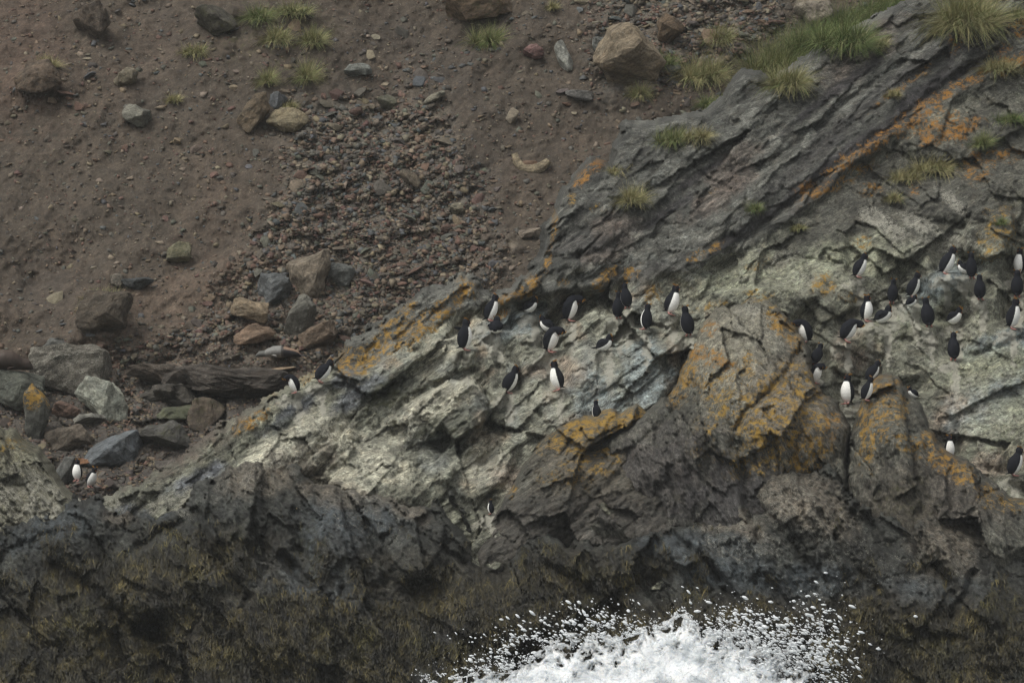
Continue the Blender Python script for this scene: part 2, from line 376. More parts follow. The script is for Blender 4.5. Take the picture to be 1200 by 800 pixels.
# grey slope on the right: smoother, wrinkled
g1, h1, t1 = facet(wx, wy, 70, 301, 2.0, -25, .6, .35); g2, h2, t2 = facet(wx, wy, 26, 302, 2.2, 35, .7, .45); g3, h3, t3 = facet(x, y, 9, 303, 1.8, 30, .8, .5)
dgry = g1*.7+g2*.6+g3*.5+b5*.4+b4*.3+2*fbm(wx, wy, 40, 304, 7, .7, True)+2.5*fbm(*[q/z for q, z in zip(rot(wx, wy, 38), (3., 1))], 9, 305, 4, .65, True)
right = sst(830, 900, x+ (y-400)*.2)
det = slab*dslab+(1-slab)*((1-right)*dblk+right*dgry)
U.D = base-det*K
# the step down from the dark slabs to the ledge
U.D += (1-slab)*.3*np.exp(-np.clip(side, 0, 400)/120)-.12*slab*np.exp(-(side/10)**2)
def win(S, x0, y0, x1, y1):
    j = lambda v: int(np.clip((v-S.box[0])/S.step, 0, S.x.shape[1])); i = lambda v: int(np.clip((v-S.box[1])/S.step, 0, S.x.shape[0]))
    return slice(i(y0), i(y1)+1), slice(j(x0), j(x1)+1)
def cut(S, pts, wd, depth, seed=5):
    w_ = win(S, min(p[0] for p in pts)-wd*3-8, min(p[1] for p in pts)-wd*3-8, max(p[0] for p in pts)+wd*3+8, max(p[1] for p in pts)+wd*3+8)
    X, Y_ = S.x[w_], S.y[w_]
    d = seg(X+5*fbm(X, Y_, 14, seed, 4, .65), Y_+5*fbm(X, Y_, 14, seed+1, 4, .65), pts)
    S.D[w_] += (1.1 if S.name == 'shore_rocks' else .65)*depth*np.exp(-(d/wd)**2)*(.75+.5*fbm(X, Y_, 30, seed+9, 2))
def lump(S, p, amp, seed=9, rough=.25, slope=0.):
    """a block standing proud of the face"""
    R = max(p[2], p[3])*1.8; w_ = win(S, p[0]-R, p[1]-R, p[0]+R, p[1]+R); X, Y_ = S.x[w_], S.y[w_]
    m = blob(X, Y_, p, seed, rough, max(p[2], p[3])*.5); S.D[w_] -= amp*m*(1+.3*fbm(X, Y_, 14, seed+3, 4))
def plate(S, poly, amp, tx=0., ty=0., edge=5., seed=3):
    """an angular block: polygon with its own tilt (metres per 100 units)"""
    w_ = win(S, min(p[0] for p in poly)-20, min(p[1] for p in poly)-20, max(p[0] for p in poly)+20, max(p[1] for p in poly)+20); X, Y_ = S.x[w_], S.y[w_]
    sd = polysd(X, Y_, poly)+6*fbm(X, Y_, 18, seed, 4, .6)
    m = sst(-edge*.3, edge*.7, sd); cx = sum(p[0] for p in poly)/len(poly); cy = sum(p[1] for p in poly)/len(poly)
    S.D[w_] -= m*(amp+tx*(X-cx)/100+ty*(Y_-cy)/100)
    return m
# pale parallel blocks left of the gully
pa = plate(U, [(400,478),(440,446),(505,400),(536,392),(560,410),(556,428),(500,452),(470,470),(452,505),(412,505)], .25, .2, -.6, 6)
pb = plate(U, [(436,512),(470,478),(528,444),(556,446),(572,468),(566,500),(540,530),(520,500),(505,512),(486,530),(470,505)], .50, .5, -.9, 5)
pc = plate(U, [(515,560),(546,520),(575,505),(608,520),(596,560),(560,590),(530,580)], .3, 0, -.5, 8)
pd = plate(U, [(700,440),(760,400),(800,395),(800,440),(770,480),(720,500),(690,480)], .35, .3, -.4, 14)
pe = plate(U, [(840,345),(900,330),(960,345),(935,372),(880,360),(842,362)], .3, 0, 0, 8)
ph = plate(U, [(1076,345),(1100,318),(1150,318),(1190,335),(1180,372),(1120,385),(1085,372)], .30, .1, -1.2, 14)
pf = plate(U, [(985,392),(1020,378),(1040,392),(1030,430),(1000,455),(975,430),(968,405)], .35, .1, -.5, 7)
pg = plate(U, [(1130,275),(1142,245),(1170,235),(1188,250),(1190,300),(1150,305),(1128,300)], .4, .3, -.2, 6)
for L, wd, dp in [([(540,415),(556,440),(568,465),(574,500),(566,540)],5,.55),([(470,478),(500,460),(545,440)],4,.3),([(500,512),(522,520),(535,535)],12,.55),([(442,470),(480,440),(515,425)],7,.30),
                  ([(585,430),(600,445),(640,425),(660,400)],4,.3),([(620,470),(640,500),(660,520)],4,.35),([(742,395),(775,420),(785,450),(790,470)],4,.4),
                  ([(640,300),(690,300),(722,285)],5,.35),([(775,160),(800,185),(832,210),(860,226)],3,.3),([(840,170),(870,200)],3,.3),([(1200,40),(1120,90),(1040,150),(960,210),(900,262),(860,290)],5,.3),
                  ([(1100,40),(1020,100),(930,170),(880,210)],4,.3),([(540,400),(530,372)],3,.3),([(1060,395),(1130,420),(1200,395)],4,.25),([(940,500),(935,440),(905,395)],3,.2),
                  ([(1030,230),(1060,250),(1120,265),(1160,262)],4,.3),([(880,320),(930,300),(985,310)],3,.25),([(1180,560),(1150,545),(1200,575)],5,.4)]:
    cut(U, L, wd, dp)
lump(U, (700,262,50,42,30), .35, 11); lump(U, (735,205,40,40,0), .25, 12); lump(U, (1000,170,120,18,40), .15, 13); lump(U, (870,240,60,24,40), .3, 14)
lump(U, (1120,160,60,30,10), .3, 15); lump(U, (1120,230,60,26,20), .3, 16); lump(U, (670,305,30,16,20), .25, 17)
lump(U, (350,530,80,30,35), .3, 18); lump(U, (430,560,60,40,-20), .35, 19); lump(U, (300,560,60,26,35), .2, 20); lump(U, (230,590,60,20,15), .2, 23)
# --- colours
GREY, PALE, DARK = srgb(101,101,88), srgb(160,157,140), srgb(77,77,72)
cells = lambda r, k: (1+k*(r-.5))
U.col[:] = GREY
q4 = facet(wx, wy, 6.5, 204, 1.4, -30)[2]; U.col *= (((q1-.5)*.3+1)*((q2-.5)*.45+1)*((q3-.5)*.5+1)*((q4-.5)*.4+1))[..., None]
U.paint(DARK, slab, .95); U.col *= (1+slab*((r1-.5)*.4+(r2-.5)*.6+(r3-.5)*.5))[..., None]
pledge = (1-slab)*sst(600, 540, y)*sst(880, 800, x)*sst(380, 470, x)
U.paint(srgb(126,126,113), pledge, .6)
U.paint(srgb(116,120,118), pledge*sst(.0, .4, fbm(x, y, 60, 411, 4)), .55)
U.paint(srgb(140,122,102), pledge*sst(.12, .4, fbm(x, y, 45, 421, 4)), .5)
U.paint(srgb(92,92,82), (1-slab)*right*sst(-.1, .4, fbm(x, y, 50, 431, 4)), .45)
for rgb, k, ps in [
    (PALE, .8, [(500,480,60,18,38),(545,460,22,14,38),(565,540,26,26,0),(520,410,60,14,36),(385,520,40,24,30),(410,560,30,18,0),(450,545,40,16,-30),(300,545,60,10,35),(250,575,50,10,30),(335,510,50,14,36)]),
    (srgb(86,90,98), .7, [(230,560,36,10,25),(340,485,40,10,38),(420,460,40,12,38),(250,588,30,9,10),(150,600,20,10,0),(400,445,20,10,20)]),
    (srgb(58,60,52), .7, [(450,460,36,14,36),(478,450,20,10,0),(540,500,20,34,-20),(520,525,22,14,10),(330,500,26,8,30),(640,380,22,26,30),(760,410,10,30,0)]),
    (srgb(84,70,62), .6, [(330,560,70,26,30),(440,590,60,14,-20),(250,470,60,40,35),(200,520,60,30,35)]),
    (srgb(134,120,106), .7, [(672,440,16,18,0),(1005,405,26,26,0),(640,430,30,10,20),(700,510,40,26,0),(1120,490,40,30,30),(1170,540,50,16,20),(600,560,30,16,0)]),
    (srgb(112,122,124), .7, [(700,470,30,40,0),(600,380,60,16,20),(760,440,30,50,20),(1110,325,50,12,20),(1180,400,60,14,15),(1080,360,40,14,30),(1160,470,60,26,35)]),
    (srgb(126,128,108), .65, [(900,320,70,24,10),(1000,300,50,30,0),(1060,380,70,20,20),(1160,430,60,26,10),(1180,500,50,40,0),(940,290,50,16,30),(860,330,60,12,10)]),
    (srgb(98,86,78), .5, [(860,190,40,16,35),(720,270,30,20,0),(840,230,50,14,35),(700,300,24,10,0),(1010,60,60,20,40)]),
    (srgb(70,69,62), .85, [(1100,190,120,50,20),(1000,245,70,30,30),(1180,150,60,60,0),(1080,235,80,30,0),(1170,230,50,40,0),(930,290,40,16,36),(1100,250,60,20,10),(1050,215,60,30,0),(1090,275,50,10,0),(1150,200,40,24,0),(980,250,50,20,30),(1170,100,40,16,30)]),
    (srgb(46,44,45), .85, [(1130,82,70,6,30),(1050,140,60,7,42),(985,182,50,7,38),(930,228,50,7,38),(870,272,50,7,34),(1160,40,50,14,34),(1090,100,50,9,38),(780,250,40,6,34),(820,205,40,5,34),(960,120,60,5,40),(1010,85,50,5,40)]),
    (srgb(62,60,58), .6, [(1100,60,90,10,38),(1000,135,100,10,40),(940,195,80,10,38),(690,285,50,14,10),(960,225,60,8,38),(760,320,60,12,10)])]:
    for i, p in enumerate(ps): U.paint(rgb, blob(x, y, p, 500+i+int(rgb[0]*1e4), .6), k)
for p, k in [((1035,262,40,12,-30),.9),((1080,265,40,10,-25),.9),((1115,235,26,9,-38),.9),((685,315,22,5,20),1),((745,275,10,5,0),.8),((840,275,16,5,30),.9),((1100,285,60,12,0),.6),((700,440,26,46,0),.55),((770,430,24,40,0),.45),
             ((1150,460,60,30,20),.55),((1180,510,50,30,0),.6),((1090,400,60,20,10),.5),((900,320,90,30,0),.5),((360,520,70,26,35),.6),((300,560,70,14,35),.5),((430,530,50,26,0),.5),((500,470,60,20,35),.5),((570,545,30,26,0),.7),
             ((200,585,60,12,15),.6),((120,590,60,16,0),.6),((1000,330,60,30,0),.45),((800,460,20,30,0),.4),((640,470,40,30,0),.4),((560,400,60,30,0),.35),((1030,350,30,12,0),.7),((1050,400,40,10,30),.5)]:
    U.add('pale', blob(x, y, p, 600), k)
U.add('pale', pledge*.0+(1-slab)*.14)
# lichen: along the line, on the crest and in patches (hue 1 = orange, 0 = ochre)
def lich(S, p, k, hue, seed=700):
    mk = blob(S.x, S.y, p, seed+int(p[0])); S.m['hue'] = np.where(mk*k > S.m['lichen'], hue, S.m['hue']); S.add('lichen', mk, k)
for p, k, h in [((1130,98,90,7,27),1,.9),((1075,140,34,10,40),1,.9),((1030,165,40,9,36),1,.9),((1105,150,38,20,5),1.05,.95),((1145,195,22,20,-40),.9,.8),((985,195,34,10,36),1,.85),((960,225,28,8,30),.8,.8),((1195,30,14,16,60),1,1),((1170,70,20,12,40),1,1),
                ((1000,205,40,8,30),.7,.6),((1120,50,8,16,0),.6,.8),((945,222,14,9,20),1,.9),((1020,222,16,8,0),.8,.7),((1070,222,7,8,0),.9,1),((1190,75,30,8,30),.8,.9),((1180,180,30,10,0),.7,.8),((1060,100,60,5,36),.6,.7),((890,345,24,6,0),.8,.1),
                ((1175,270,18,26,0),.8,.2),((965,332,14,14,0),.95,.25),((890,310,16,6,20),.7,.3),((1010,285,12,8,0),.7,.3),((1000,350,16,8,0),.5,.2),((1160,280,16,30,-10),.75,.1),
                ((700,192,14,9,20),1.1,1),((682,210,14,8,50),1.05,.9),((668,232,7,10,0),.8,.2),((650,262,5,18,0),.9,.5),((643,300,4,20,-10),1,.6),((620,335,26,9,48),1.1,.55),((590,352,20,6,30),1,.6),((545,340,12,16,0),1.05,.5),((520,362,30,12,36),1,.45),
                ((495,385,40,14,40),1,.4),((455,400,36,18,50),.95,.35),((430,420,26,14,50),1,.3),((470,372,30,10,40),.95,.4),((385,418,16,10,40),1,.4),((405,425,14,18,0),.9,.4),((365,440,20,8,30),.8,.3),((320,458,20,8,35),.7,.4),((300,490,26,7,40),.9,.6),((280,500,14,8,40),.8,.5),
                ((710,325,22,8,50),1.1,.5),((742,318,14,8,20),1.05,.5),((660,330,8,6,0),.9,.5),((675,352,10,4,0),.9,.2),((765,345,12,14,20),.8,.3),((585,370,16,5,20),1,.7),((815,300,14,7,30),.9,.5),((838,288,12,6,40),.8,.5),((700,245,10,6,0),.6,.1),((835,358,30,6,10),.6,.1),((835,225,8,5,0),.5,.1)]:
    lich(U, p, k, h)
for p, k in [((450,465,30,16,30),.8),((640,380,20,14,30),.5),((790,335,20,6,10),.7),((880,240,14,10,0),.6),((1190,235,10,8,0),.7),((520,500,30,20,0),.4),((140,600,40,10,0),.4),((600,395,60,30,0),.25)]:
    U.add('alga', blob(x, y, p, 640), k)
for (pu, pv, *_r) in PENGUINS:
    U.add('pale', blob(x, y, (pu+3, pv+20, 5, 24, 0), int(pu), .9, 9), 1.5); U.add('pale', blob(x, y, (pu-8, pv+10, 12, 7, 20), int(pu)+1, .9, 9), 1.2)
U.m['wet'] = .25+0*x
shelves(U)

# ================================================================ foreground buttresses
def flutes(x, y, deg, size, seed, k=5.):
    a, b = rot(x+6*fbm(x, y, 40, seed+5, 2), y, deg); return fbm(a/k, b, size, seed, 5, .62, True)
FACE = srgb(78,77,69)
def buttress(name, poly, box, Yb, bend, slope, seed, deg, bul=.7, R=60.):
    S = Surf(name, box, 1.5); x, y = S.x, S.y
    S.sd = polysd(x, y, poly)+3*fbm(x, y, 26, seed, 3)+facet(x, y, 12, seed+1, 1.4, -50)[0]*.3
    t = np.clip(S.sd/R, 0, 1)
    S.D = Yb+(bend-y)*K*np.where(y < bend, slope, .6)-bul*t
    wx = x+9*fbm(x, y, 50, seed+2, 6, .75); wy = y+9*fbm(x, y, 50, seed+3, 6, .75)
    a1, c1, k1 = facet(wx, wy, 56, seed+4, 1.9, deg, .7, .35); a2, c2, k2 = facet(wx, wy, 22, seed+5, 2.0, deg+12, .75, .4); a3, c3, k3 = facet(x, y, 8, seed+6, 1.8, deg-10, .8, .5)
    a0 = facet(wx, wy, 120, seed+14, 1.5, deg, .9, .2)[0]; a4 = facet(x, y, 4., seed+12, 2., deg, .9, .8)[0]; S.D -= K*(a0*.7+a1*.6+a2*.55+a3*.5+a4*.45+3.5*flutes(wx, wy, deg, 17, seed+7)+2.5*flutes(x, y, deg+8, 6, seed+11, 6.)+1.2*fbm(x, y, 14, seed+8, 5, .7)-cr(c1, .04)*2)
    S.col[:] = FACE; S.col *= (((k1-.5)*.3+1)*((k2-.5)*.3+1)*((k3-.5)*.25+1))[..., None]
    S.m['wet'] += .3
    return S
# the broad central lichen rock
B1 = buttress('lichen_buttress', [(640,560),(690,530),(740,500),(772,476),(792,448),(806,418),(822,386),(838,362),(856,350),(880,348),(902,352),(914,366),(926,384),(940,398),(948,422),(952,450),(966,466),(982,474),(992,500),(990,560),(985,640),(800,680),(640,660)],
    (630, 330, 1010, 690), 2.5, 500, 1.12, 1000, 62)
x, y = B1.x, B1.y
cut(B1, [(945,400),(925,430),(900,460),(878,480),(862,500),(858,530)], 4, .5); cut(B1, [(864,520),(872,560),(880,620)], 7, .9); cut(B1, [(790,480),(800,520),(812,560)], 5, .3)
cut(B1, [(700,560),(760,510),(800,470)], 4, .25); cut(B1, [(930,540),(935,500)], 3, .2)
lump(B1, (920,500,50,60,70), .3, 33, .2); lump(B1, (840,430,40,70,60), .3, 34, .2)
top = sst(640, 470, y+ .25*(x-850))
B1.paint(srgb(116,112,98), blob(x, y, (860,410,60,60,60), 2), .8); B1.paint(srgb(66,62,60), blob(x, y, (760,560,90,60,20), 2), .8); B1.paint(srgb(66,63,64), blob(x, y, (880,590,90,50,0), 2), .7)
B1.paint(srgb(96,90,80), blob(x, y, (930,480,60,70,0), 2), .7)
for p, k, h in [((812,410,12,60,66),1,.75),((822,380,10,26,70),.9,.8),((800,440,24,18,40),1.15,.35),((830,455,30,10,-30),1,.3),((842,480,12,30,-20),.9,.1),((790,462,14,16,0),.9,.4),((912,378,22,12,-30),1.1,.45),((932,402,12,14,0),1.1,.45),((870,350,30,6,0),.7,.1),((906,362,8,16,0),.8,.1),((875,425,8,14,0),.9,.3),
                ((920,470,60,46,0),.9,.15),((900,500,50,40,0),.95,.15),((940,520,40,40,0),.9,.25),((870,490,16,26,20),.9,.15),((880,540,40,20,0),.6,.1),((975,500,14,24,0),.75,.6),((925,440,12,20,0),.85,.3),((850,450,40,30,0),.5,.15),((895,545,50,12,0),.7,.05),((820,520,20,30,0),.3,.1)]:
    lich(B1, p, k, h)
B1.add('pale', blob(x, y, (880,390,40,50,60), 3), .5); B1.add('pale', blob(x, y, (880,365,30,8,0), 3), .7); B1.add('pale', blob(x, y, (862,500,6,40,0), 3), .5)
# the right lichen rock
B2 = buttress('lichen_crag', [(1000,640),(994,560),(998,510),(1008,478),(1018,455),(1034,440),(1052,444),(1064,462),(1078,478),(1086,500),(1098,522),(1120,536),(1142,548),(1164,566),(1184,584),(1204,590),(1260,600),(1300,620),(1300,690),(1000,690)],
    (985, 425, 1300, 700), 2.2, 520, 1.2, 1100, 75)
x, y = B2.x, B2.y
cut(B2, [(1060,470),(1072,520),(1070,580)], 6, .4); cut(B2, [(1085,500),(1090,560),(1080,600)], 6, .45); lump(B2, (1035,490,30,40,0), .3, 36)
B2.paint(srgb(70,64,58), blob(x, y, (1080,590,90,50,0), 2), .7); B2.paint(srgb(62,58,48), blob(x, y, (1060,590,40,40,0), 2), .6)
for p, k, h in [((1040,452,22,14,0),1.05,.5),((1025,485,24,34,0),.95,.35),((1050,480,16,20,0),.85,.3),((1018,520,14,30,0),.9,.25),((1090,512,9,26,-30),1,.45),((1105,540,24,14,-30),1.1,.5),((1130,555,18,12,-30),1,.45),((1160,580,24,10,-20),.8,.3),((1065,520,12,20,60),.6,.3),((1180,590,30,12,0),.7,.2)]:
    lich(B2, p, k, h)
B2.add('alga', blob(x, y, (1060,590,40,34,0), 3), .5)
# the lower hump with the yellow cap, left of the big one
B3 = buttress('striated_buttress', [(560,640),(590,590),(612,550),(630,525),(650,505),(672,492),(700,488),(716,480),(728,486),(748,478),(762,486),(770,510),(800,560),(860,600),(860,690),(560,690)],
    (550, 470, 870, 700), 1.9, 530, 1.2, 1200, -38)
x, y = B3.x, B3.y
cut(B3, [(660,530),(680,505)], 3, .3); cut(B3, [(640,640),(700,580),(760,520)], 4, .25); cut(B3, [(705,520),(716,490)], 3, .3)
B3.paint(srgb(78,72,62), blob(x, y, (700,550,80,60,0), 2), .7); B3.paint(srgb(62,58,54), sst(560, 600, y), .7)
for p, k, h in [((690,500,42,16,20),1.3,.2),((735,500,32,18,50),1.45,.25),((650,520,20,14,30),.95,.2),((680,520,20,20,0),.95,.15),((720,520,26,16,40),.95,.2),((690,545,40,24,20),.62,.15),((660,560,30,20,0),.4,.2),((600,575,10,10,0),.6,.3)]:
    lich(B3, p, k, h)

# ================================================================ wave-cut shore rocks with weed
SHORE = [(-120,612),(0,618),(40,604),(72,592),(88,585),(104,594),(124,606),(150,596),(185,606),(212,608),(226,590),(242,566),(262,548),(300,540),(340,556),(380,566),(420,566),(450,578),(480,590),(520,588),(548,600),(575,640),(600,650),(640,632),(700,636),(760,630),(800,608),(850,590),(876,580),
         (892,570),(912,556),(940,545),(962,548),(985,562),(996,590),(1020,606),(1060,610),(1100,602),(1140,610),(1180,600),(1220,604),(1300,600),(1300,960),(-120,960)]
L = Surf('shore_rocks', (-120, 530, 1300, 940), 1.5)
x, y = L.x, L.y
L.sd = polysd(x, y, SHORE)+26*fbm(x, y, 46, 1301, 5, .6)+facet(x, y, 18, 1302, 1.3, 50)[0]*.4
wx = x+15*fbm(x, y, 70, 1303, 6, .75); wy = y+15*fbm(x, y, 70, 1304, 6, .75)
a1, c1, k1 = facet(wx, wy, 96, 1305, 1.7, 48, .85, .45, -.1); a2, c2, k2 = facet(wx, wy, 40, 1306, 1.9, 58, .9, .5); a3, c3, k3 = facet(wx, wy, 16, 1307, 1.7, 50, .9, .5); a4, c4, k4 = facet(x, y, 7, 1308, 1.5, 40, .9, .5)
L.D = .75+(600-y)*K*1.02-.25*(1-np.exp(-np.clip(L.sd, 0, 999)/40))
L.D -= K*(a1*.6+a2*.65+a3*.5+a4*.45+facet(x, y, 3.8, 1312, 1.6, 55, .9, .8)[0]*.4+2*fbm(x, y, 20, 1311, 5, .7)+17*fbm(*[q/z for q, z in zip(rot(wx+.25*(wy-600), wy, 58), (4.5, 1))], 30, 1309, 6, .6, True)-cr(c1, .04)*3)
for Lp, wd, dp in [([(520,590),(545,620),(568,650),(585,668)],9,1.7),([(566,652),(585,640),(590,622)],15,2.2),([(425,590),(440,640),(455,680)],7,.5),([(500,560),(508,600)],6,.5),([(885,590),(920,630),(950,665)],6,.5),([(450,600),(500,630),(545,660)],4,.3),
                   ([(1140,670),(1130,700),(1115,720)],5,.5),([(1010,600),(1040,640)],6,.4),([(960,600),(1000,660),(1040,700)],4,.35),([(180,740),(195,770),(200,800)],16,1.7),([(150,650),(190,620),(215,610)],5,.4),([(300,620),(310,680)],5,.3),([(345,600),(360,660)],5,.35),
                   ([(870,560),(880,600),(888,630)],6,.6),([(230,600),(250,650),(290,700)],6,.6),([(60,660),(110,690),(160,740)],7,.5),([(330,650),(380,700),(400,760)],6,.5),([(640,660),(690,690),(730,720)],6,.5),([(1060,610),(1090,660),(1130,700)],6,.6),([(780,620),(830,660),(860,700)],5,.5),([(700,640),(760,600)],5,.3),([(400,690),(410,740)],4,.3),([(1080,620),(1100,680)],4,.3),([(0,650),(60,625)],5,.3)]:
    cut(L, Lp, wd, dp)
for p, am in [((160,690,110,40,20),.4),((300,720,120,50,-15),.3),((490,650,30,50,-60),.35),((460,640,60,40,-20),.2),((700,660,70,30,10),.4),((640,720,120,30,0),.3),((930,620,80,60,-35),.6),((850,650,80,30,10),.3),((1090,660,60,50,0),.3),((1150,740,120,40,-15),.4),((90,610,40,34,40),.35),((290,610,26,36,0),.35),((330,620,20,34,0),.3),((255,610,22,28,0),.3),((380,640,24,40,-20),.3),((820,740,80,30,10),.3)]:
    lump(L, p, am, 41+int(p[0]), .35)
L.col[:] = srgb(46,47,43); L.col *= (((k1-.5)*.4+1)*((k2-.5)*.6+1)*((k3-.5)*.6+1)*((k4-.5)*.5+1))[..., None]
for rgb, k, ps in [(srgb(66,72,75), .6, [(60,620,60,20,20),(180,600,20,8,0),(420,600,60,24,-10),(360,690,90,40,-10),(780,640,40,14,0),(960,690,50,30,0),(840,650,60,30,0),(900,680,90,20,0),(1090,690,60,20,0),(400,620,60,30,0)]),
                   (srgb(98,90,78), .6, [(930,580,50,26,0),(960,600,50,26,-20),(850,610,30,10,15),(300,560,50,20,0),(400,580,50,16,-10),(470,590,40,12,-30),(140,600,20,16,0),(1110,640,40,40,0),(580,610,20,30,0),(880,620,26,12,-20)]),
                   (srgb(46,41,31), .6, [(180,690,200,50,10),(120,760,200,60,0),(560,700,160,50,-10),(330,740,160,50,0),(680,670,90,34,0),(1100,740,140,50,0),(880,720,140,24,0),(250,650,60,26,10),(1000,730,60,40,0)]),
                   (srgb(40,38,38), .6, [(180,780,300,30,0),(0,790,100,30,0),(560,760,60,30,0)])]:
    for i, p in enumerate(ps): L.paint(rgb, blob(x, y, p, 800+i), k)
for p, k in [((275,640,30,30,0),.9),((365,640,26,40,0),.8),((410,660,24,20,0),.6),((250,690,120,30,0),.5),((130,700,120,40,0),.5),((740,670,60,20,0),.5),((560,690,80,26,0),.4),((1150,600,60,30,0),.4),((820,700,60,14,0),.5),((200,620,60,20,0),.5),((1130,750,80,40,0),.4),((430,745,90,30,0),.5)]:
    L.add('alga', blob(x, y, p, 900+int(p[0])), k*.55)
for p, k in [((930,570,40,20,0),.45),((860,612,60,12,10),.5),((900,640,30,14,-20),.5),((430,580,60,20,-10),.4),((300,560,60,20,20),.45),((970,600,50,20,-20),.4),((220,600,16,8,0),.6)]:
    L.add('pale', blob(x, y, p, 950), k)
L.m['wet'] = .65+.3*sst(640, 760, y)
for p, k in [((860,640,60,20,10),.5),((930,600,60,30,-20),.5),((1000,650,60,30,-30),.35),((420,610,60,20,-20),.35),((1100,660,60,40,0),.35),((960,690,60,20,0),.3)]: L.add('pale', blob(x, y, p, 970), k)
# pale knobbly rock closing the left gully
W = Surf('left_outcrop', (-120, 400, 110, 660), 1.5)
x, y = W.x, W.y
W.sd = polysd(x, y, [(-120,500),(-60,494),(-30,508),(-4,504),(6,512),(14,508),(26,522),(44,530),(56,548),(70,572),(84,590),(96,600),(110,640),(-120,660)])+3*fbm(x, y, 20, 1401, 3)
a1, c1, k1 = facet(x+8*fbm(x, y, 40, 3, 2), y, 36, 1402, 1.5, 60, .8, .45); a2, c2, k2 = facet(x, y, 13, 1403, 1.4, 50, .9, .5); a3, c3, k3 = facet(x, y, 6, 1404, 1.2, 40, .9, .5)
W.D = .9+(600-y)*K*.8-.4*(1-np.exp(-np.clip(W.sd, 0, 999)/30))-K*(a1*.8+a2*.9+a3*.9+5*fbm(x, y, 16, 1405, 4))
W.col[:] = srgb(88,86,72); W.col *= (((k2-.5)*.4+1)*((k1-.5)*.3+1))[..., None]
W.add('pale', blob(x, y, (45,580,60,36,-30), 3), .85); W.add('pale', blob(x, y, (0,590,60,40,0), 3), .7); W.add('alga', blob(x, y, (40,560,60,50,0), 4), .4); lich(W, (8,520,26,12,0), .5, .05)

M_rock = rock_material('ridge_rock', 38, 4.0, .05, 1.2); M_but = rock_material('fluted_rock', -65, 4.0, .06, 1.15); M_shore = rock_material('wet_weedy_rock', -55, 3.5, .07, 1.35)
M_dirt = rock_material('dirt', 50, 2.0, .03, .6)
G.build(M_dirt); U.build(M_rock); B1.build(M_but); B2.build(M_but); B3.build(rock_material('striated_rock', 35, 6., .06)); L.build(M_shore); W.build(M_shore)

# sea
me = bpy.data.meshes.new('sea'); nx = 160
vsx = [(-60+120*i/nx, -110+116*j/nx, 0) for j in range(nx+1) for i in range(nx+1)]
vsx = [(a, b, .06*math.sin(a*2.1+b*.7)+.05*mnoise.noise((a*.8, b*.8, 0))-.05) for a, b, c in vsx]
me.from_pydata(vsx, [], [(j*(nx+1)+i, j*(nx+1)+i+1, (j+1)*(nx+1)+i+1, (j+1)*(nx+1)+i) for j in range(nx) for i in range(nx)])
m, t, b = mat_new('sea_water'); b.inputs['Base Color'].default_value = (.03, .06, .065, 1); b.inputs['Roughness'].default_value = .15
me.materials.append(m); o = bpy.data.objects.new('sea', me); C.objects.link(o); o['kind'] = 'structure'
# ================================================================ THINGS
R = random.Random(7)
def tag(o, label=None, cat=None, group=None, kind=None):
    if label: o['label'] = label
    if cat: o['category'] = cat
    if group: o['group'] = group
    if kind: o['kind'] = kind
    return o
def link(name, me, mat=None, parent=None):
    o = bpy.data.objects.new(name, me); C.objects.link(o)
    if mat: me.materials.append(mat)
    if parent: o.parent = parent
    return o
def np_mesh(name, P, F, attrs={}, smooth=False):
    """P (n,3), F (m,k) faces all with k corners"""
    me = bpy.data.meshes.new(name); P = np.asarray(P, np.float32); F = np.asarray(F, np.int32); k = F.shape[1]
    me.vertices.add(len(P)); me.vertices.foreach_set('co', P.ravel())
    me.loops.add(F.size); me.loops.foreach_set('vertex_index', F.ravel())
    me.polygons.add(len(F)); me.polygons.foreach_set('loop_start', np.arange(0, F.size, k, dtype=np.int32))
    if smooth: me.polygons.foreach_set('use_smooth', np.ones(len(F), bool))
    me.update(calc_edges=True)
    for n, v in attrs.items():
        v = np.asarray(v, np.float32)
        if v.ndim == 2:
            a = me.attributes.new(n, 'FLOAT_COLOR', 'POINT'); a.data.foreach_set('color', np.concatenate([v, np.ones((len(v), 1))], 1).astype(np.float32).ravel())
        else:
            a = me.attributes.new(n, 'FLOAT', 'POINT'); a.data.foreach_set('value', v)
    return me

# ---------------------------------------------------------------- stones
def hull_bm(seed, n=14, flat=.55, blocky=.5):
    r = random.Random(seed); bm = bmesh.new()
    for _ in range(n):
        v = Vector((r.gauss(0, 1), r.gauss(0, 1), r.gauss(0, 1))).normalized()
        m = max(abs(c) for c in v); v = v*(1-blocky)+v/m*blocky*.8
        v *= r.uniform(.8, 1.05); bm.verts.new((v.x, v.y, v.z*flat))
    res = bmesh.ops.convex_hull(bm, input=bm.verts)
    bmesh.ops.delete(bm, geom=list({g for g in res['geom_interior']+res['geom_unused'] if isinstance(g, bmesh.types.BMVert)}), context='VERTS')
    bmesh.ops.dissolve_limit(bm, angle_limit=math.radians(14), verts=bm.verts, edges=bm.edges)
    return bm
def stone_mat():
    m, t, b = mat_new('loose_stone'); oi = N(t, 'ObjectInfo'); p = coords(t)
    n1 = noise_n(t, p, 9, 6, .7, .4); n2 = noise_n(t, p, 34, 5, .7)
    f = mth(t, 'MULTIPLY', rng(t, n1, .3, .7, .65, 1.35), rng(t, n2, .3, .7, .72, 1.28))
    cc = N(t, 'CombineColor'); [t.links.new(f, cc.inputs[i]) for i in range(3)]
    t.links.new(mixc(t, 1., oi.outputs['Color'], cc.outputs[0], 'MULTIPLY'), b.inputs['Base Color']); b.inputs['Roughness'].default_value = .9
    bp = N(t, 'Bump'); bp.inputs['Distance'].default_value = .03; bp.inputs['Strength'].default_value = .8
    t.links.new(n2, bp.inputs['Height']); t.links.new(bp.outputs[0], b.inputs['Normal']); return m
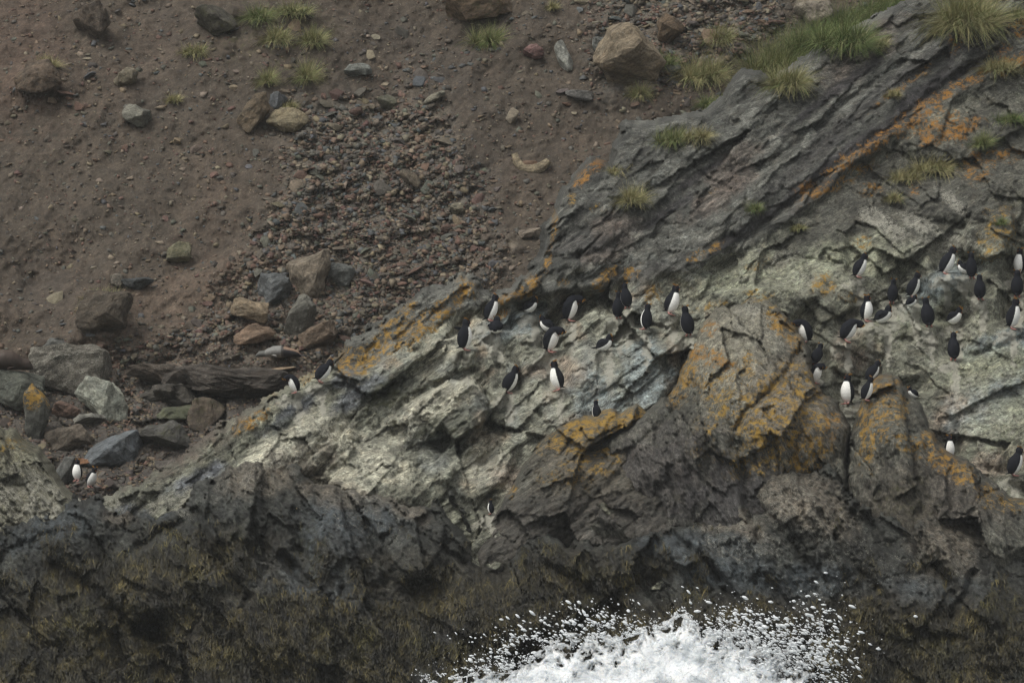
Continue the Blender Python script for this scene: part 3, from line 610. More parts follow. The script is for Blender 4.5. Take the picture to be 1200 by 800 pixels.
def col_mat(name, c0='col', rough=.9, var=.35, scale=20, spec=.3):
    m, t, b = mat_new(name); p = coords(t); n1 = noise_n(t, p, scale, 5, .7)
    cc = N(t, 'CombineColor'); f = rng(t, n1, .3, .7, 1-var, 1+var); [t.links.new(f, cc.inputs[i]) for i in range(3)]
    t.links.new(mixc(t, 1., attr(t, c0).outputs['Color'], cc.outputs[0], 'MULTIPLY'), b.inputs['Base Color'])
    b.inputs['Roughness'].default_value = rough; b.inputs['Specular IOR Level'].default_value = spec; return m
M_stone, M_gravel = stone_mat(), col_mat('gravel')
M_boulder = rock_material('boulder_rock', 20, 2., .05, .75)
STONES = []
for k in range(14):
    bm = hull_bm(100+k, 11+k % 5, (.35, .5, .65)[k % 3], .35+.3*(k % 2))
    bmesh.ops.bevel(bm, geom=list(bm.edges), offset=.05, segments=1, affect='EDGES')
    me = bpy.data.meshes.new('stone_shape'); bm.to_mesh(me); bm.free(); me.materials.append(M_stone); STONES.append(me)
SCOL = [srgb(108,92,78), srgb(98,90,78), srgb(88,84,78), srgb(84,86,86), srgb(114,102,84), srgb(96,76,68), srgb(78,72,66), srgb(124,114,98), srgb(104,84,72), srgb(92,92,82)]
SLOPE_N = Matrix.Rotation(math.radians(38), 4, 'X')
def hidden(u, v, grow=0):
    return any(s.Y(u, v) < 900 or (grow and s.Y(u, v+grow) < 900 and s.Y(u, v-grow) < 900) for s in SURF if s is not G)
def boulder(name, label, cat, u, v, w_, h_, rgb, seed, flat=.7, ang=0., blocky=.5, n=16, pale=.1, lichen=0., dY=0., sub=3, rough=.09, alga=0., wet=0.2, group=None):
    bm = hull_bm(seed, n, flat, blocky)
    bmesh.ops.triangulate(bm, faces=bm.faces)
    bmesh.ops.subdivide_edges(bm, edges=bm.edges, cuts=sub, use_grid_fill=True)
    bmesh.ops.triangulate(bm, faces=bm.faces)
    bmesh.ops.subdivide_edges(bm, edges=[e for e in bm.edges], cuts=1, use_grid_fill=True)
    for _ in range(2): bmesh.ops.smooth_vert(bm, verts=bm.verts, factor=.35, use_axis_x=True, use_axis_y=True, use_axis_z=True)
    me = bpy.data.meshes.new(name); bm.to_mesh(me); bm.free()
    co = np.empty(len(me.vertices)*3); me.vertices.foreach_get('co', co); co = co.reshape(-1, 3)
    # fit to the measured width and height, rotate in the slope plane
    sY = 1.0; rr = rot(co[:, 0], co[:, 2], ang); co = np.stack([rr[0], co[:, 1], rr[1]], 1)
    ext = (co.max(0)-co.min(0))/2; co = (co-(co.max(0)+co.min(0))/2)/ext
    base_Y = min(float(G.Y(u, v+h_*.25)), 60); sc = (base_Y+120)/120
    w_ *= 1.1; h_ *= 1.12; dims = np.array([w_*K*sc/2, (w_+h_)*.5*K*sc/2*sY, h_*K*sc/2]); co *= dims
    f = 1/max(dims)
    nz = np.array([mnoise.fractal(Vector(c)*f*1.6+Vector((seed, 0, 0)), .9, 2.1, 5) for c in co])
    nr = co/np.linalg.norm(co, axis=1)[:, None]; co += nr*(nz*rough*max(dims)*1.6)[:, None]
    me.vertices.foreach_set('co', co.ravel().astype(np.float32)); me.update()
    for k_, v_ in (('lichen', np.clip((co[:, 2]/dims[2]-.1)*2, 0, 1)*lichen), ('pale', np.full(len(co), pale)), ('alga', np.full(len(co), alga)), ('wet', np.full(len(co), wet)), ('hue', np.full(len(co), .3))):
        a = me.attributes.new(k_, 'FLOAT', 'POINT'); a.data.foreach_set('value', v_.astype(np.float32))
    a = me.attributes.new('col', 'FLOAT_COLOR', 'POINT'); a.data.foreach_set('color', np.tile(np.append(rgb, 1), len(co)).astype(np.float32))
    o = link(name, me, M_boulder); o.location = at(u, v, base_Y+dY-dims[1]*.2)
    return tag(o, label, cat, group)
BD = [
 ('boulder','big pale brown flat-faced boulder high on the dirt slope, tussock at its foot',737,68,76,72,srgb(116,104,86),11,.8,20,.6),
 ('boulder','wide brown boulder cut by the top edge of the photo, green tussock under it',562,4,72,40,srgb(100,84,68),12,.6,0,.7),
 ('flat_stone','upright pale grey slab left of the big pale boulder, pointed top',661,67,22,36,srgb(132,132,124),14,.5,60,.3),
 ('flat_stone','flat grey slab lying alone below the tussocks at upper centre left',419,82,30,15,srgb(108,110,104),15,.4,0,.6),
 ('stone','dull red stone between the top brown boulder and the pale grey slab',625,61,22,17,srgb(98,74,70),16,.6,0,.5),
 ('stone','grey rounded stone near the top right beside the red-brown pebbles',702,54,14,20,srgb(100,102,98),17,.6,0,.3),
 ('stone','roundish tan-grey stone, upper of two at the left of the dirt slope',148,91,24,22,srgb(106,98,82),18,.8,0,.4),
 ('stone','pointed grey stone, lower of two at the left of the dirt slope',160,136,32,25,srgb(104,102,92),19,.7,15,.4),
 ('flat_stone','brown leaning slab beside the grassy tan stone on the upper left slope',297,133,36,42,srgb(92,80,64),20,.5,-55,.5),
 ('stone','blue-grey stone wedged above the grassy tan stone',326,119,20,20,srgb(86,88,90),21,.8,0,.5),
 ('boulder','tan stone with grass on its top, upper left slope under the tussocks',337,139,48,28,srgb(118,108,86),22,.7,25,.4),
 ('boulder','brown rock mound with dry grass draped over it at the far left',46,90,50,36,srgb(82,70,58),23,.8,10,.4),
 ('boulder','dark rough boulder at the top left corner area, brown stains on it',108,26,42,42,srgb(80,70,60),24,.8,0,.4),
 ('boulder','dark slanting boulder with mossy top under the top left grass',252,24,44,34,srgb(66,62,54),25,.6,25,.6),
 ('boulder','pale rounded boulder at the top right beside the green tussock bank',955,15,42,32,srgb(118,110,98),26,.8,0,.3),
 ('boulder','dark brown stone next to the big pale boulder, on its right',786,36,28,34,srgb(86,72,56),27,.8,0,.5),
 ('boulder','large square tan block with a flat top in the middle of the scree',360,321,46,50,srgb(112,102,88),28,.8,5,.9),
 ('boulder','dark blue-grey rounded boulder left of the square tan block',322,341,40,36,srgb(84,86,86),29,.85,0,.5),
 ('boulder','pale tan wedge stone below the dark blue-grey boulder',291,364,42,26,srgb(122,108,88),30,.7,20,.5),
 ('boulder','mid grey stone right of the square tan block in the scree',401,322,30,26,srgb(94,96,92),31,.7,0,.5),
 ('stone','greenish tan rounded stone alone on the bare dirt left of the scree',209,296,27,23,srgb(104,100,80),32,.85,0,.4),
 ('stone','dark oblong stone like a resting animal on the bare dirt at left',162,332,34,14,srgb(62,64,64),33,.5,0,.3),
 ('stone','pale round stone touching the left end of the dark oblong stone',138,329,16,14,srgb(98,92,82),34,.8,0,.3),
 ('boulder','soil-covered mound of rock with a rough grassy top at lower left slope',122,366,60,46,srgb(70,62,52),35,.8,0,.3),
 ('boulder','pale grey boulder with glinting lower edge in the left rubble',119,467,56,48,srgb(134,136,124),36,.9,20,.5),
 ('boulder','tall dark rock column capped with yellow lichen at the left',43,488,28,66,srgb(70,70,64),37,.9,0,.7),
 ('boulder','big dull grey boulder with tan blotches above the yellow-capped column',82,432,92,56,srgb(84,80,72),38,.7,8,.5),
 ('boulder','broad grey rock under the brown seal at the left edge',18,456,64,46,srgb(76,78,70),39,.7,0,.6),
 ('boulder','small rough grey rock behind the big dull grey boulder',66,408,46,24,srgb(82,82,78),40,.6,-15,.4),
 ('flat_stone','long dark slab lying flat in the shade of the left rubble',198,463,66,26,srgb(62,58,52),41,.6,-4,.7),
 ('flat_stone','green-tinged slab just below the long dark slab',208,483,46,17,srgb(74,76,60),42,.5,-4,.7),
 ('boulder','huge dark layered slab stretching under the brown flat stones',272,450,140,38,srgb(64,58,52),43,.45,16,.8),
 ('boulder','second dark layered slab, the smaller one left of the huge one',195,440,80,24,srgb(74,66,58),44,.5,10,.6),
 ('boulder','dull brown rounded boulder right of the yellow-capped column, lower down',84,516,56,34,srgb(84,76,66),45,.8,0,.4),
 ('boulder','blue-grey flat-faced boulder behind the two gully penguins',134,530,64,44,srgb(88,92,94),46,.8,-20,.6),
 ('flat_stone','smooth slate slab leaning directly left of the two gully penguins',73,556,32,38,srgb(84,84,80),47,.5,-60,.6),
 ('flat_stone','narrow rusty orange-brown slab lying above the two gully penguins',99,540,38,8,srgb(112,80,56),48,.4,0,.7),
 ('flat_stone','pale flat slab under the pale grey boulder',104,491,38,12,srgb(114,112,104),49,.4,0,.5),
 ('stone','reddish flat stone in the rubble between the yellow-capped column and pale grey boulder',78,481,32,20,srgb(92,74,64),50,.5,10,.5),
 ('boulder','grey ribbed block below the square tan block, vertical split in it',352,372,34,50,srgb(92,90,82),51,.8,-60,.6),
 ('boulder','brown flat-topped block below the ribbed grey block',374,392,40,30,srgb(98,84,70),52,.6,-25,.7),
 ('flat_stone','large flat brown stone right above the pale seal',300,392,46,22,srgb(108,90,74),53,.5,-10,.6),
 ('stone','flat grey-green stone alone at the right side of the scree',506,345,28,20,srgb(96,98,92),54,.6,0,.5),
 ('stone','small tan stone with dark underside below the crescent stone and left',537,245,22,14,srgb(110,104,88),55,.6,0,.5),
 ('flat_stone','brown tilted slab in the upper scree fan',480,210,22,20,srgb(102,92,78),56,.5,30,.5),
 ('flat_stone','flat grey stone in the dirt below the big pale boulder',679,112,30,12,srgb(90,88,84),57,.4,5,.6),
 ('stone','two-toned tan stone at the right edge of the dirt near the ridge crest',622,273,26,12,srgb(112,102,90),58,.5,-20,.5),
 ('flat_stone','pale thin slab tilted down to the right in the dirt above the scree fan',509,114,24,14,srgb(118,114,100),59,.4,-30,.5),
 ('stone','brown-grey stone with moss at upper centre dirt, left of the thin pale slab',454,121,22,18,srgb(88,86,74),60,.6,40,.4),
 ('flat_stone','long pale stick-like slab pointing down right, near the pale seal',328,432,34,5,srgb(140,122,100),61,.3,-26,.5),
 ('boulder','dark grey boulder in the rubble below the green-tinged slab',190,512,60,34,srgb(76,74,70),62,.6,-10,.5),
 ('boulder','brown stained boulder in the rubble right of the green-tinged slab',238,486,44,36,srgb(80,70,60),63,.7,10,.5),
 ('boulder','flat dark boulder in the lowest left rubble above the grey-white slope',212,548,56,30,srgb(82,76,70),64,.6,30,.5),
]
rub = []
for i, b_ in enumerate(BD):
    nm, lab, u, v, w_, h_, rgb, seed, flat, ang, blocky = b_
    boulder(nm, lab, {'flat_stone': 'flat stone'}.get(nm, nm), u, v, w_, h_, rgb, seed, flat, ang, blocky, lichen=1.3 if 'yellow lichen' in lab else 0, alga=.5 if 'green' in lab or 'moss' in lab else 0,
            pale=.45 if 'tan blotches' in lab or 'glinting' in lab else .08, sub=3 if w_ > 30 else 1, rough=.16 if 'slab' in lab and w_ > 60 else .09)
    rub.append((u, v, max(w_, h_)*.5))
# the crescent stone
def loft(rings):
    n = len(rings[0]); P = [p for r_ in rings for p in r_]; F = []
    for a_ in range(len(rings)-1):
        for i in range(n): F.append((a_*n+i, a_*n+(i+1) % n, (a_+1)*n+(i+1) % n, (a_+1)*n+i))
    return P, F
def loft_mesh(name, rings, sub=0):
    P, F = loft(rings); bm = bmesh.new(); vs_ = [bm.verts.new(p) for p in P]
    for f in F: bm.faces.new([vs_[i] for i in f])
    n = len(rings[0]); bm.faces.new(vs_[:n][::-1]); bm.faces.new(vs_[-n:])
    bmesh.ops.recalc_face_normals(bm, faces=bm.faces)
    me = bpy.data.meshes.new(name); bm.to_mesh(me); bm.free(); return me
pts = [(603,180),(606,190),(612,198),(624,199),(636,195),(643,188)]; wid = [8, 10, 12, 13, 12, 8]
YY = G.Y(622, 192)-.12; rings = []
for i, ((u, v), wd) in enumerate(zip(pts, wid)):
    a0 = pts[max(i-1, 0)]; a1_ = pts[min(i+1, 5)]; d = math.atan2(a1_[1]-a0[1], a1_[0]-a0[0]); nx_, ny_ = -math.sin(d), math.cos(d); ring = []
    for k in range(10):
        t_ = k/10*2*math.pi; a_, b_ = math.cos(t_), math.sin(t_); q_ = (abs(a_)**4+abs(b_)**4)**-.25
        ring.append(at(u+nx_*a_*q_*wd*.5+R.uniform(-.7, .7), v+ny_*a_*q_*wd*.5+R.uniform(-.7, .7), YY-b_*q_*wd*.5*K*1.4))
    rings.append(ring)
me = loft_mesh('crescent_stone', rings)
n_ = len(me.vertices)
for k_, v_ in (('lichen', 0), ('pale', .1), ('alga', .15), ('wet', .1), ('hue', 0)):
    a = me.attributes.new(k_, 'FLOAT', 'POINT'); a.data.foreach_set('value', np.full(n_, v_, np.float32))
a = me.attributes.new('col', 'FLOAT_COLOR', 'POINT'); a.data.foreach_set('color', np.tile(np.append(srgb(136,124,102), 1), n_).astype(np.float32))
tag(link('stone', me, M_boulder), 'crescent-shaped pale tan stone lying alone on the bare brown dirt', 'stone')

# ---- loose stones
def dens(u, v):
    d = .10
    U_, V_ = np.array([[u]]), np.array([[v]])
    for poly, k in FANS:
        sd = polysd(U_, V_, poly)[0, 0]; d = max(d, k*min(1, max(0, (sd+25)/50)))
    return d
GRID = {(i, j): dens(i*12., j*12.) for i in range(-6, 110) for j in range(-8, 60)}
def scatter(n, smin, smax, power, spread=1.):
    out = []
    while len(out) < n:
        u, v = R.uniform(-60, 1100), R.uniform(-60, 610)
        if R.random() > (GRID[(int(round(u/12)), int(round(v/12)))])**(.5 if spread < 1 else 1): continue
        if spread > 1 and GRID[(int(round(u/12)), int(round(v/12)))] < .6: continue
        if hidden(u, v): continue
        s = smin*(smax/smin)**(R.random()**power)
        if s > 6 and any((u-a_)**2+(v-b_)**2 < (c_*.8+s*.3)**2 for a_, b_, c_ in rub): continue
        out.append((u, v, s))
    return out
def stone_matrix(u, v, s, Y):
    m = SLOPE_N @ Matrix.Rotation(R.uniform(-.5, .5), 4, 'X') @ Matrix.Rotation(R.uniform(-.4, .4), 4, 'Y') @ Matrix.Rotation(R.uniform(0, 6.28), 4, 'Z')
    sc_ = s*K*(Y+120)/120*.5; return m @ Matrix.Diagonal((sc_*R.uniform(.9, 1.5), sc_*R.uniform(.8, 1.2), sc_*R.uniform(.6, 1.1), 1))
def vary(c):
    k = R.uniform(.72, 1.12); return [max(0, x_*k*R.uniform(.95, 1.05)) for x_ in c]
big = sorted(scatter(290, 9, 26, 1.5), key=lambda q_: -q_[2])
for (u, v, s) in big:
    Y = float(G.Y(u, v)); o = bpy.data.objects.new('scree_stone', R.choice(STONES)); C.objects.link(o)
    m = stone_matrix(u, v, s, Y); m.translation = Vector(at(u, v, Y-s*K*.12)); o.matrix_world = m
    c = vary(R.choice(SCOL) if v < 440 else R.choice(SCOL[2:9:2])); o.color = (*c, 1)
    tag(o, 'loose angular brown or grey stone among the many of the scree', 'stone', 'loose stones of the scree on the dirt slope')
# the small rest as one mesh
def merged(items, shapes, place, name, mat):
    Ps, Fs, Cs, off = [], [], [], 0
    for it in items:
        co, tr = R.choice(shapes); m, c = place(it); M3 = np.array(m.to_3x3()); T = np.array(m.translation)
        Ps.append(co @ M3.T+T); Fs.append(tr+off); off += len(co); Cs.append(np.tile(c, (len(co), 1)))
    me = np_mesh(name, np.concatenate(Ps), np.concatenate(Fs), {'col': np.concatenate(Cs)}); return link(name, me, mat)
SH = []
for k in range(10):
    bm = hull_bm(300+k, 9, .5, .4); bmesh.ops.triangulate(bm, faces=bm.faces); bm.verts.index_update()
    SH.append((np.array([v_.co[:] for v_ in bm.verts]), np.array([[v_.index for v_ in f.verts] for f in bm.faces]))); bm.free()
def place_g(it):
    u, v, s = it; Y = float(G.Y(u, v)); m = stone_matrix(u, v, s, Y); m.translation = Vector(at(u, v, Y-s*K*.10))
    return m, vary(R.choice(SCOL) if v < 440 else R.choice(SCOL[2:9:2]))
tag(merged(scatter(8500, 4, 12, 1.5)+scatter(2600, 6.5, 13, 1.3, 2)+scatter(13000, 1.5, 5.5, 1.2)+scatter(9000, 1.2, 6, 1.7, .5), SH, place_g, 'gravel', M_gravel), 'fine stone rubble strewn over the brown dirt slope', None, None, 'stuff')

# ---------------------------------------------------------------- tussock grass
M_grass = col_mat('grass_blade', rough=.8, var=.25, scale=60)
STRAW, GREEN, DULL = np.array([.33,.285,.14]), np.array([.10,.16,.04]), np.array([.13,.115,.06])
def tussock(u, v, w_, h_, green, label, seed, surf=None, name='tussock', cat='grass clump', n=None):
    r = np.random.default_rng(seed); Y = Yat(u, v, surf)
    if Y > 900: Y = Yat(u, v)
    n = n or int(300+w_*h_*.5); green *= .75; sc = (Y+120)/120*K; w_ *= sc; h_ *= sc
    ang = r.uniform(0, 2*math.pi, n); rad = np.sqrt(r.random(n))
    # the clump is several tufts
    tufts = r.uniform(-1, 1, (5, 2))*[.34, .14]; tf = tufts[r.integers(0, 5, n)]
    bx_, by_ = w_*(tf[:, 0]*.8+np.cos(ang)*rad*.09), w_*(tf[:, 1]+np.sin(ang)*rad*.08)
    el = np.radians(r.uniform(5, 88, n)); L_ = (w_*.42*np.cos(el)+h_*.95*np.sin(el))*r.uniform(.6, 1.15, n)
    a2 = ang+r.normal(0, .3, n); hx, hy, hz = np.cos(a2)*np.cos(el), np.sin(a2)*np.cos(el), np.sin(el)
    P = []; wd = sc*r.uniform(.4, .8, n); drp = r.uniform(.2, .9, n)
    for t_ in (0, .35, .7, 1.):
        cx = bx_+hx*L_*t_; cy = by_+hy*L_*t_-.02; zz = L_*hz*t_-L_*drp*t_*t_*.9; k = wd*(1-t_*.85)*.5
        # ribbons twist about their own length
        P.append(np.stack([cx-k*(.4+abs(hy)), cy+k*hx, zz+k*.5*abs(hx)], 1)); P.append(np.stack([cx+k*(.4+abs(hy)), cy-k*hx, zz-k*.5*abs(hx)], 1))
    P = np.stack(P, 1).reshape(-1, 3); F = []
    i0 = np.arange(n)*8
    for k in (0, 2, 4): F.append(np.stack([i0+k, i0+k+1, i0+k+3, i0+k+2], 1))
    g = np.clip(green*1.35+r.normal(0, .3, n), 0, 1)[:, None]; c = STRAW*(1-g)+GREEN*g; c = c*r.uniform(.6, 1.2, (n, 1))
    me = np_mesh(name, P, np.concatenate(F), {'col': np.repeat(c, 8, 0)})
    o = link(name, me, M_grass); o.location = at(u, v+h_/sc*.05, Y-.06); return tag(o, label, cat)
TU = [
 (568,50,42,34,.55,'green-brown tussock hanging under the wide brown boulder at the top'),(745,112,30,26,.25,'straw tussock at the foot of the big pale boulder'),(782,76,34,26,.7,'dark green tussock tight against the right side of the big pale boulder'),
 (648,10,16,16,.1,'tiny straw tuft at the top centre'),(846,48,44,34,.3,'dull tussock among the top right stones'),(822,92,44,34,.25,'straw-brown tussock below the dull one, left of the green bank'),(906,92,60,62,.5,'tall green and straw tussock at the lower left end of the green bank'),
 (948,66,60,48,.85,'bright green tussock in the middle of the green bank'),(985,52,60,36,.8,'green tussock with straw tips at the upper middle of the green bank'),(1008,32,70,34,.75,'broad green tussock at the top edge of the green bank'),(1042,14,60,28,.8,'green tussock where the bank meets the top edge, next to the dark rock'),
 (918,100,46,30,.3,'straw skirt of grass hanging on the dark rock below the green bank'),(836,124,48,18,.75,'low bright green tuft on the ridge crest below the straw-brown tussock'),(784,166,42,28,.6,'rounded green tussock with straw ends on the ridge crest knob'),(812,162,46,20,.1,'pale straw grass right of the rounded crest tussock'),
 (742,236,32,36,.15,'upright straw tussock on the dark rock near the orange cap'),(720,202,34,12,.1,'flat straw tuft just right of the orange-capped stone'),(1130,30,72,54,.3,'large drooping tussock at the top edge far right'),(1088,200,62,26,.15,'long pale straw mat over the rust-stained rock'),
 (1062,210,40,20,.1,'straw tuft continuing the pale mat at its lower left'),(1152,170,28,28,.6,'rounded green tussock on the rust-orange rock'),(1180,142,46,14,.8,'thin bright green strip of grass near the right margin'),(1048,234,22,18,.2,'small straw tuft below the pale straw mat'),
 (1175,82,60,20,.15,'straw grass patch beside the orange band near the right margin'),(1192,20,26,22,.5,'half tussock cut by the right edge of the photo at the top'),(884,246,20,16,.75,'small yellow-green cushion on the dark slabs'),(1048,112,22,12,.1,'faint straw tuft on the dark slabs left of the orange band'),
 (1098,40,20,16,.15,'little straw tuft left below the large drooping tussock'),(1028,54,24,16,.2,'straw tuft alone on the dark rock below the green bank'),(314,96,34,30,.35,'green-tipped tussock, lower left of the upper left grass group'),(360,92,42,40,.35,'spiky straw and green tussock, lowest right of the upper left grass group'),
 (362,50,44,34,.4,'bushy tussock in the middle right of the upper left grass group'),(326,48,40,34,.3,'brownish tussock in the middle left of the upper left grass group'),(298,22,60,26,.65,'yellow-green grass at the top edge behind the dark slanting boulder'),(340,16,60,22,.45,'wide low grass at the top edge above the bushy tussock'),
 (228,62,40,18,.3,'sparse dull grass beneath the dark slanting boulder'),(122,352,50,24,.3,'ragged grass on the soil-covered mound'),(52,78,40,22,.05,'dry brown grass on the mound at the far left'),(338,126,22,14,.2,'dry tuft growing on the tan stone under the tussocks'),(205,118,22,16,.1,'small dry tuft on bare dirt right of the pointed grey stone'),
 (1176,262,14,14,.8,'tiny green tuft beside the ochre-stained block at right'),(935,268,22,8,.3,'flat yellow tuft on the slabs left of the rust stains'),
]
for i, (u, v, w_, h_, g, lab) in enumerate(TU):
    k = 1.38 if 'green bank' in lab or 'large drooping' in lab or 'bank meets' in lab else (.95 if u < 420 else 1.05)
    tussock(u, v, w_*k, h_*k, g, lab, 50+i)
# ================================================================ PENGUINS (body one continuous skin; bill and crests are its parts)
BLACK, WHITE, PINK = np.array([.010,.011,.015]), np.array([.88,.87,.82]), np.array([.45,.22,.19])
#  arc length, half width, half depth
PROF = [(0,.030,.030),(.02,.068,.064),(.06,.098,.094),(.12,.118,.118),(.19,.126,.130),(.26,.122,.126),(.33,.104,.106),(.385,.080,.084),(.42,.062,.066),(.45,.058,.062),(.485,.061,.068),(.515,.060,.067),(.545,.050,.056),(.565,.024,.028)]
POSES = {  # lean of the spine (degrees from upright, positive = forward) at base, chest, neck, head; height of the base; flipper spread
 'upright': (8, 4, -4, 6, .045, 9), 'lean': (16, 26, 14, 24, .045, 14), 'bow': (10, 24, 85, 150, .045, 10), 'prone': (66, 58, 10, 78, .10, 4), 'wave': (8, 5, 0, 20, .045, 10)}
def bird(pose):
    la, lb, lc, ld, z0, spread = POSES[pose]; AS = .78 if pose == 'prone' else 1.
    th = lambda s: math.radians(np.interp(s, [0, .3, .44, .55], [la, lb, lc, ld]))
    f, z = (-.05 if pose != 'prone' else -.22), z0; s0 = 0; spine = []
    for s in np.linspace(0, .565, 60):
        t_ = th(s); f += math.sin(t_)*(s-s0)*AS; z += math.cos(t_)*(s-s0)*AS; s0 = s; spine.append((s, f, z, t_))
    def S_(s): return [np.interp(s, [q[0] for q in spine], [q[k] for q in spine]) for k in (1, 2, 3)]
    V, F, T = [], [], []
    def add(P, Fc, tags):
        o_ = len(V); V.extend(P); F.extend([[i+o_ for i in f_] for f_ in Fc]); T.extend(tags)
    rings, tags = [], []; n = 28
    ss = np.concatenate([np.linspace(0, .4, 26), np.linspace(.41, .565, 16)])
    for s in ss:
        wv = np.interp(s, [p[0] for p in PROF], [p[1] for p in PROF]); dv = np.interp(s, [p[0] for p in PROF], [p[2] for p in PROF])
        if pose == 'prone': wv *= 1.2; dv *= 1.1
        else: wv *= 1.08; dv *= 1.1
        cf, cz, t_ = S_(s); ring = []
        for k in range(n):
            a = k/n*2*math.pi; lx_, lf = math.sin(a)*wv, math.cos(a)*dv     # a = 0 is the belly
            ring.append((lx_, -(cf+lf*math.cos(t_)), cz-lf*math.sin(t_)))
            deg = min(a, 2*math.pi-a)*180/math.pi
            tags.append(1 if (s < .40+.02*math.cos(a) and deg < 76 and s > .015) else 0)
        rings.append(ring)
    P, Fc = loft(rings); nn = len(P)
    P += [rings[0][0], rings[-1][0]]
    c0 = tuple(np.mean(rings[0], 0)); c1 = tuple(np.mean(rings[-1], 0)); P[-2:] = [c0, c1]
    Fc += [(i, (i+1) % n, nn) for i in range(n)]+[(len(rings)*n-n+i, len(rings)*n-n+(i+1) % n, nn+1) for i in range(n)]
    add(P, Fc, tags+[0, 0])
    def tube(pts, ws, ds, nrm, tg, m=10):
        rs = []
        for i, p in enumerate(pts):
            p = Vector(p); a = Vector(pts[max(i-1, 0)]); b = Vector(pts[min(i+1, len(pts)-1)]); d = (b-a).normalized()
            n1 = Vector(nrm); n1 = (n1-d*n1.dot(d)).normalized(); n2 = d.cross(n1)
            rs.append([tuple(p+n1*math.cos(k/m*6.2832)*ds[i]+n2*math.sin(k/m*6.2832)*ws[i]) for k in range(m)])
        P, Fc = loft(rs); Fc.append(tuple(range(m))[::-1]); Fc.append(tuple(range(len(P)-m, len(P))))
        if callable(tg): add(P, Fc, [tg(p) for p in P])
        else: add(P, Fc, [tg]*len(P))
    # flippers from the shoulders
    for sx in (-1, 1):
        cf, cz, t_ = S_(.36); w0 = .088
        sp = math.radians(spread)
        back = Vector((0, math.cos(t_)*.0+.25*math.sin(.3), 0))
        d = Vector((sx*math.sin(sp), math.sin(t_)*.95, -math.cos(t_)))
        if pose == 'prone': d = Vector((sx*.35, .85, -.25))
        if pose == 'wave' and sx == 1: d = Vector((.25, .95, .12))
        d.normalize(); o_ = Vector((sx*w0, -cf, cz))
        pts = [o_-d*.02, o_+d*.04+Vector((sx*.014, 0, 0)), o_+d*.10+Vector((sx*.016, 0, 0)), o_+d*.16+Vector((sx*.012, 0, 0)), o_+d*.21]
        tube(pts, [.016, .032, .034, .026, .008], [.012, .011, .010, .009, .006], (1, 0, 0), 0)
    # tail
    cf, cz, t_ = S_(.03); b = Vector((0, -cf+.045, cz)); d = Vector((0, .85, -.35)) if pose != 'prone' else Vector((0, 1, -.02))
    if pose == 'bow' : d = Vector((0, .9, -.1))
    tube([b-d*.03, b+d*.04, b+d*.10], [.04, .03, .010], [.022, .014, .006], (0, .3, 1), 0)
    # feet
    if pose != 'prone':
        for sx in (-1, 1):
            tube([(sx*.042, .02, .052), (sx*.045, .0, .018), (sx*.048, -.05, .012), (sx*.052, -.095, .010)], [.022, .024, .03, .034], [.02, .016, .011, .008], (0, .2, 1), 2)
    bm = bmesh.new(); vs_ = [bm.verts.new(v) for v in V]
    for f_ in F:
        try: bm.faces.new([vs_[i] for i in f_])
        except ValueError: pass
    bmesh.ops.recalc_face_normals(bm, faces=bm.faces)
    me = bpy.data.meshes.new('penguin_body'); bm.to_mesh(me); bm.free()
    tmp = bpy.data.objects.new('penguin_body', me); C.objects.link(tmp)
    md = tmp.modifiers.new('r', 'REMESH'); md.mode = 'VOXEL'; md.voxel_size = .0075
    sm = tmp.modifiers.new('s', 'SMOOTH'); sm.factor = .5; sm.iterations = 3
    dg = bpy.context.evaluated_depsgraph_get(); new = bpy.data.meshes.new_from_object(tmp.evaluated_get(dg)); bpy.data.objects.remove(tmp); new.name = 'penguin_body'
    kd = kdtree.KDTree(len(V))
    for i, v in enumerate(V): kd.insert(v, i)
    kd.balance(); cols = []
    for v in new.vertices:
        # black flippers and head, white front, pink feet; nearest survey points vote
        w_ = np.zeros(3)
        for (_, i, d) in kd.find_n(v.co, 2): w_[T[i]] += 1/(d+.004)
        w_ /= w_.sum(); cols.append(w_[0]*BLACK+w_[1]*WHITE+w_[2]*PINK)
    a = new.attributes.new('col', 'FLOAT_COLOR', 'POINT'); a.data.foreach_set('color', np.concatenate([np.array(cols), np.ones((len(cols), 1))], 1).astype(np.float32).ravel())
    for p in new.polygons: p.use_smooth = True
    new.materials.clear(); new.materials.append(M_bird)
    hf, hz, ht = S_(.50); H = Vector((0, -hf, hz)); fw = Vector((0, -math.cos(ht), -math.sin(ht))); up = Vector((0, -math.sin(ht), math.cos(ht)))
    # bill
    rs = []
    for k, (l_, r_, dz) in enumerate([(.045, .018, 0), (.06, .016, -.002), (.085, .011, -.006), (.10, .004, -.012)]):
        c_ = H+fw*l_+up*dz; rs.append([tuple(c_+Vector((1, 0, 0))*math.cos(q/8*6.2832)*r_*.75+up*math.sin(q/8*6.2832)*r_) for q in range(8)])
    bill = loft_mesh('bill', rs); bill.materials.append(M_bill)
    crest = []
    for sx in (-1, 1):
        bmx = bmesh.new(); rr = random.Random(3)
        for q in range(12):
            b0 = H+fw*rr.uniform(.0, .035)+up*rr.uniform(.036, .05)+Vector((sx*rr.uniform(.03, .042), 0, 0))
            e = b0-fw*rr.uniform(.05, .085)+up*rr.uniform(.0, .03)+Vector((sx*rr.uniform(.03, .055), 0, 0)); m_ = (b0+e)*.5+up*.012
            w1 = Vector((0, 0, .0045)); v0 = [bmx.verts.new(c_) for c_ in (b0-w1, b0+w1, m_+w1, e, m_-w1)]; bmx.faces.new(v0)
            v0 = [bmx.verts.new(c_) for c_ in (b0-fw*.004, b0+fw*.004, m_+fw*.004, e, m_-fw*.004)]; bmx.faces.new(v0)
        cm = bpy.data.meshes.new('crest'); bmx.to_mesh(cm); bmx.free(); cm.materials.append(M_crest); crest.append(cm)
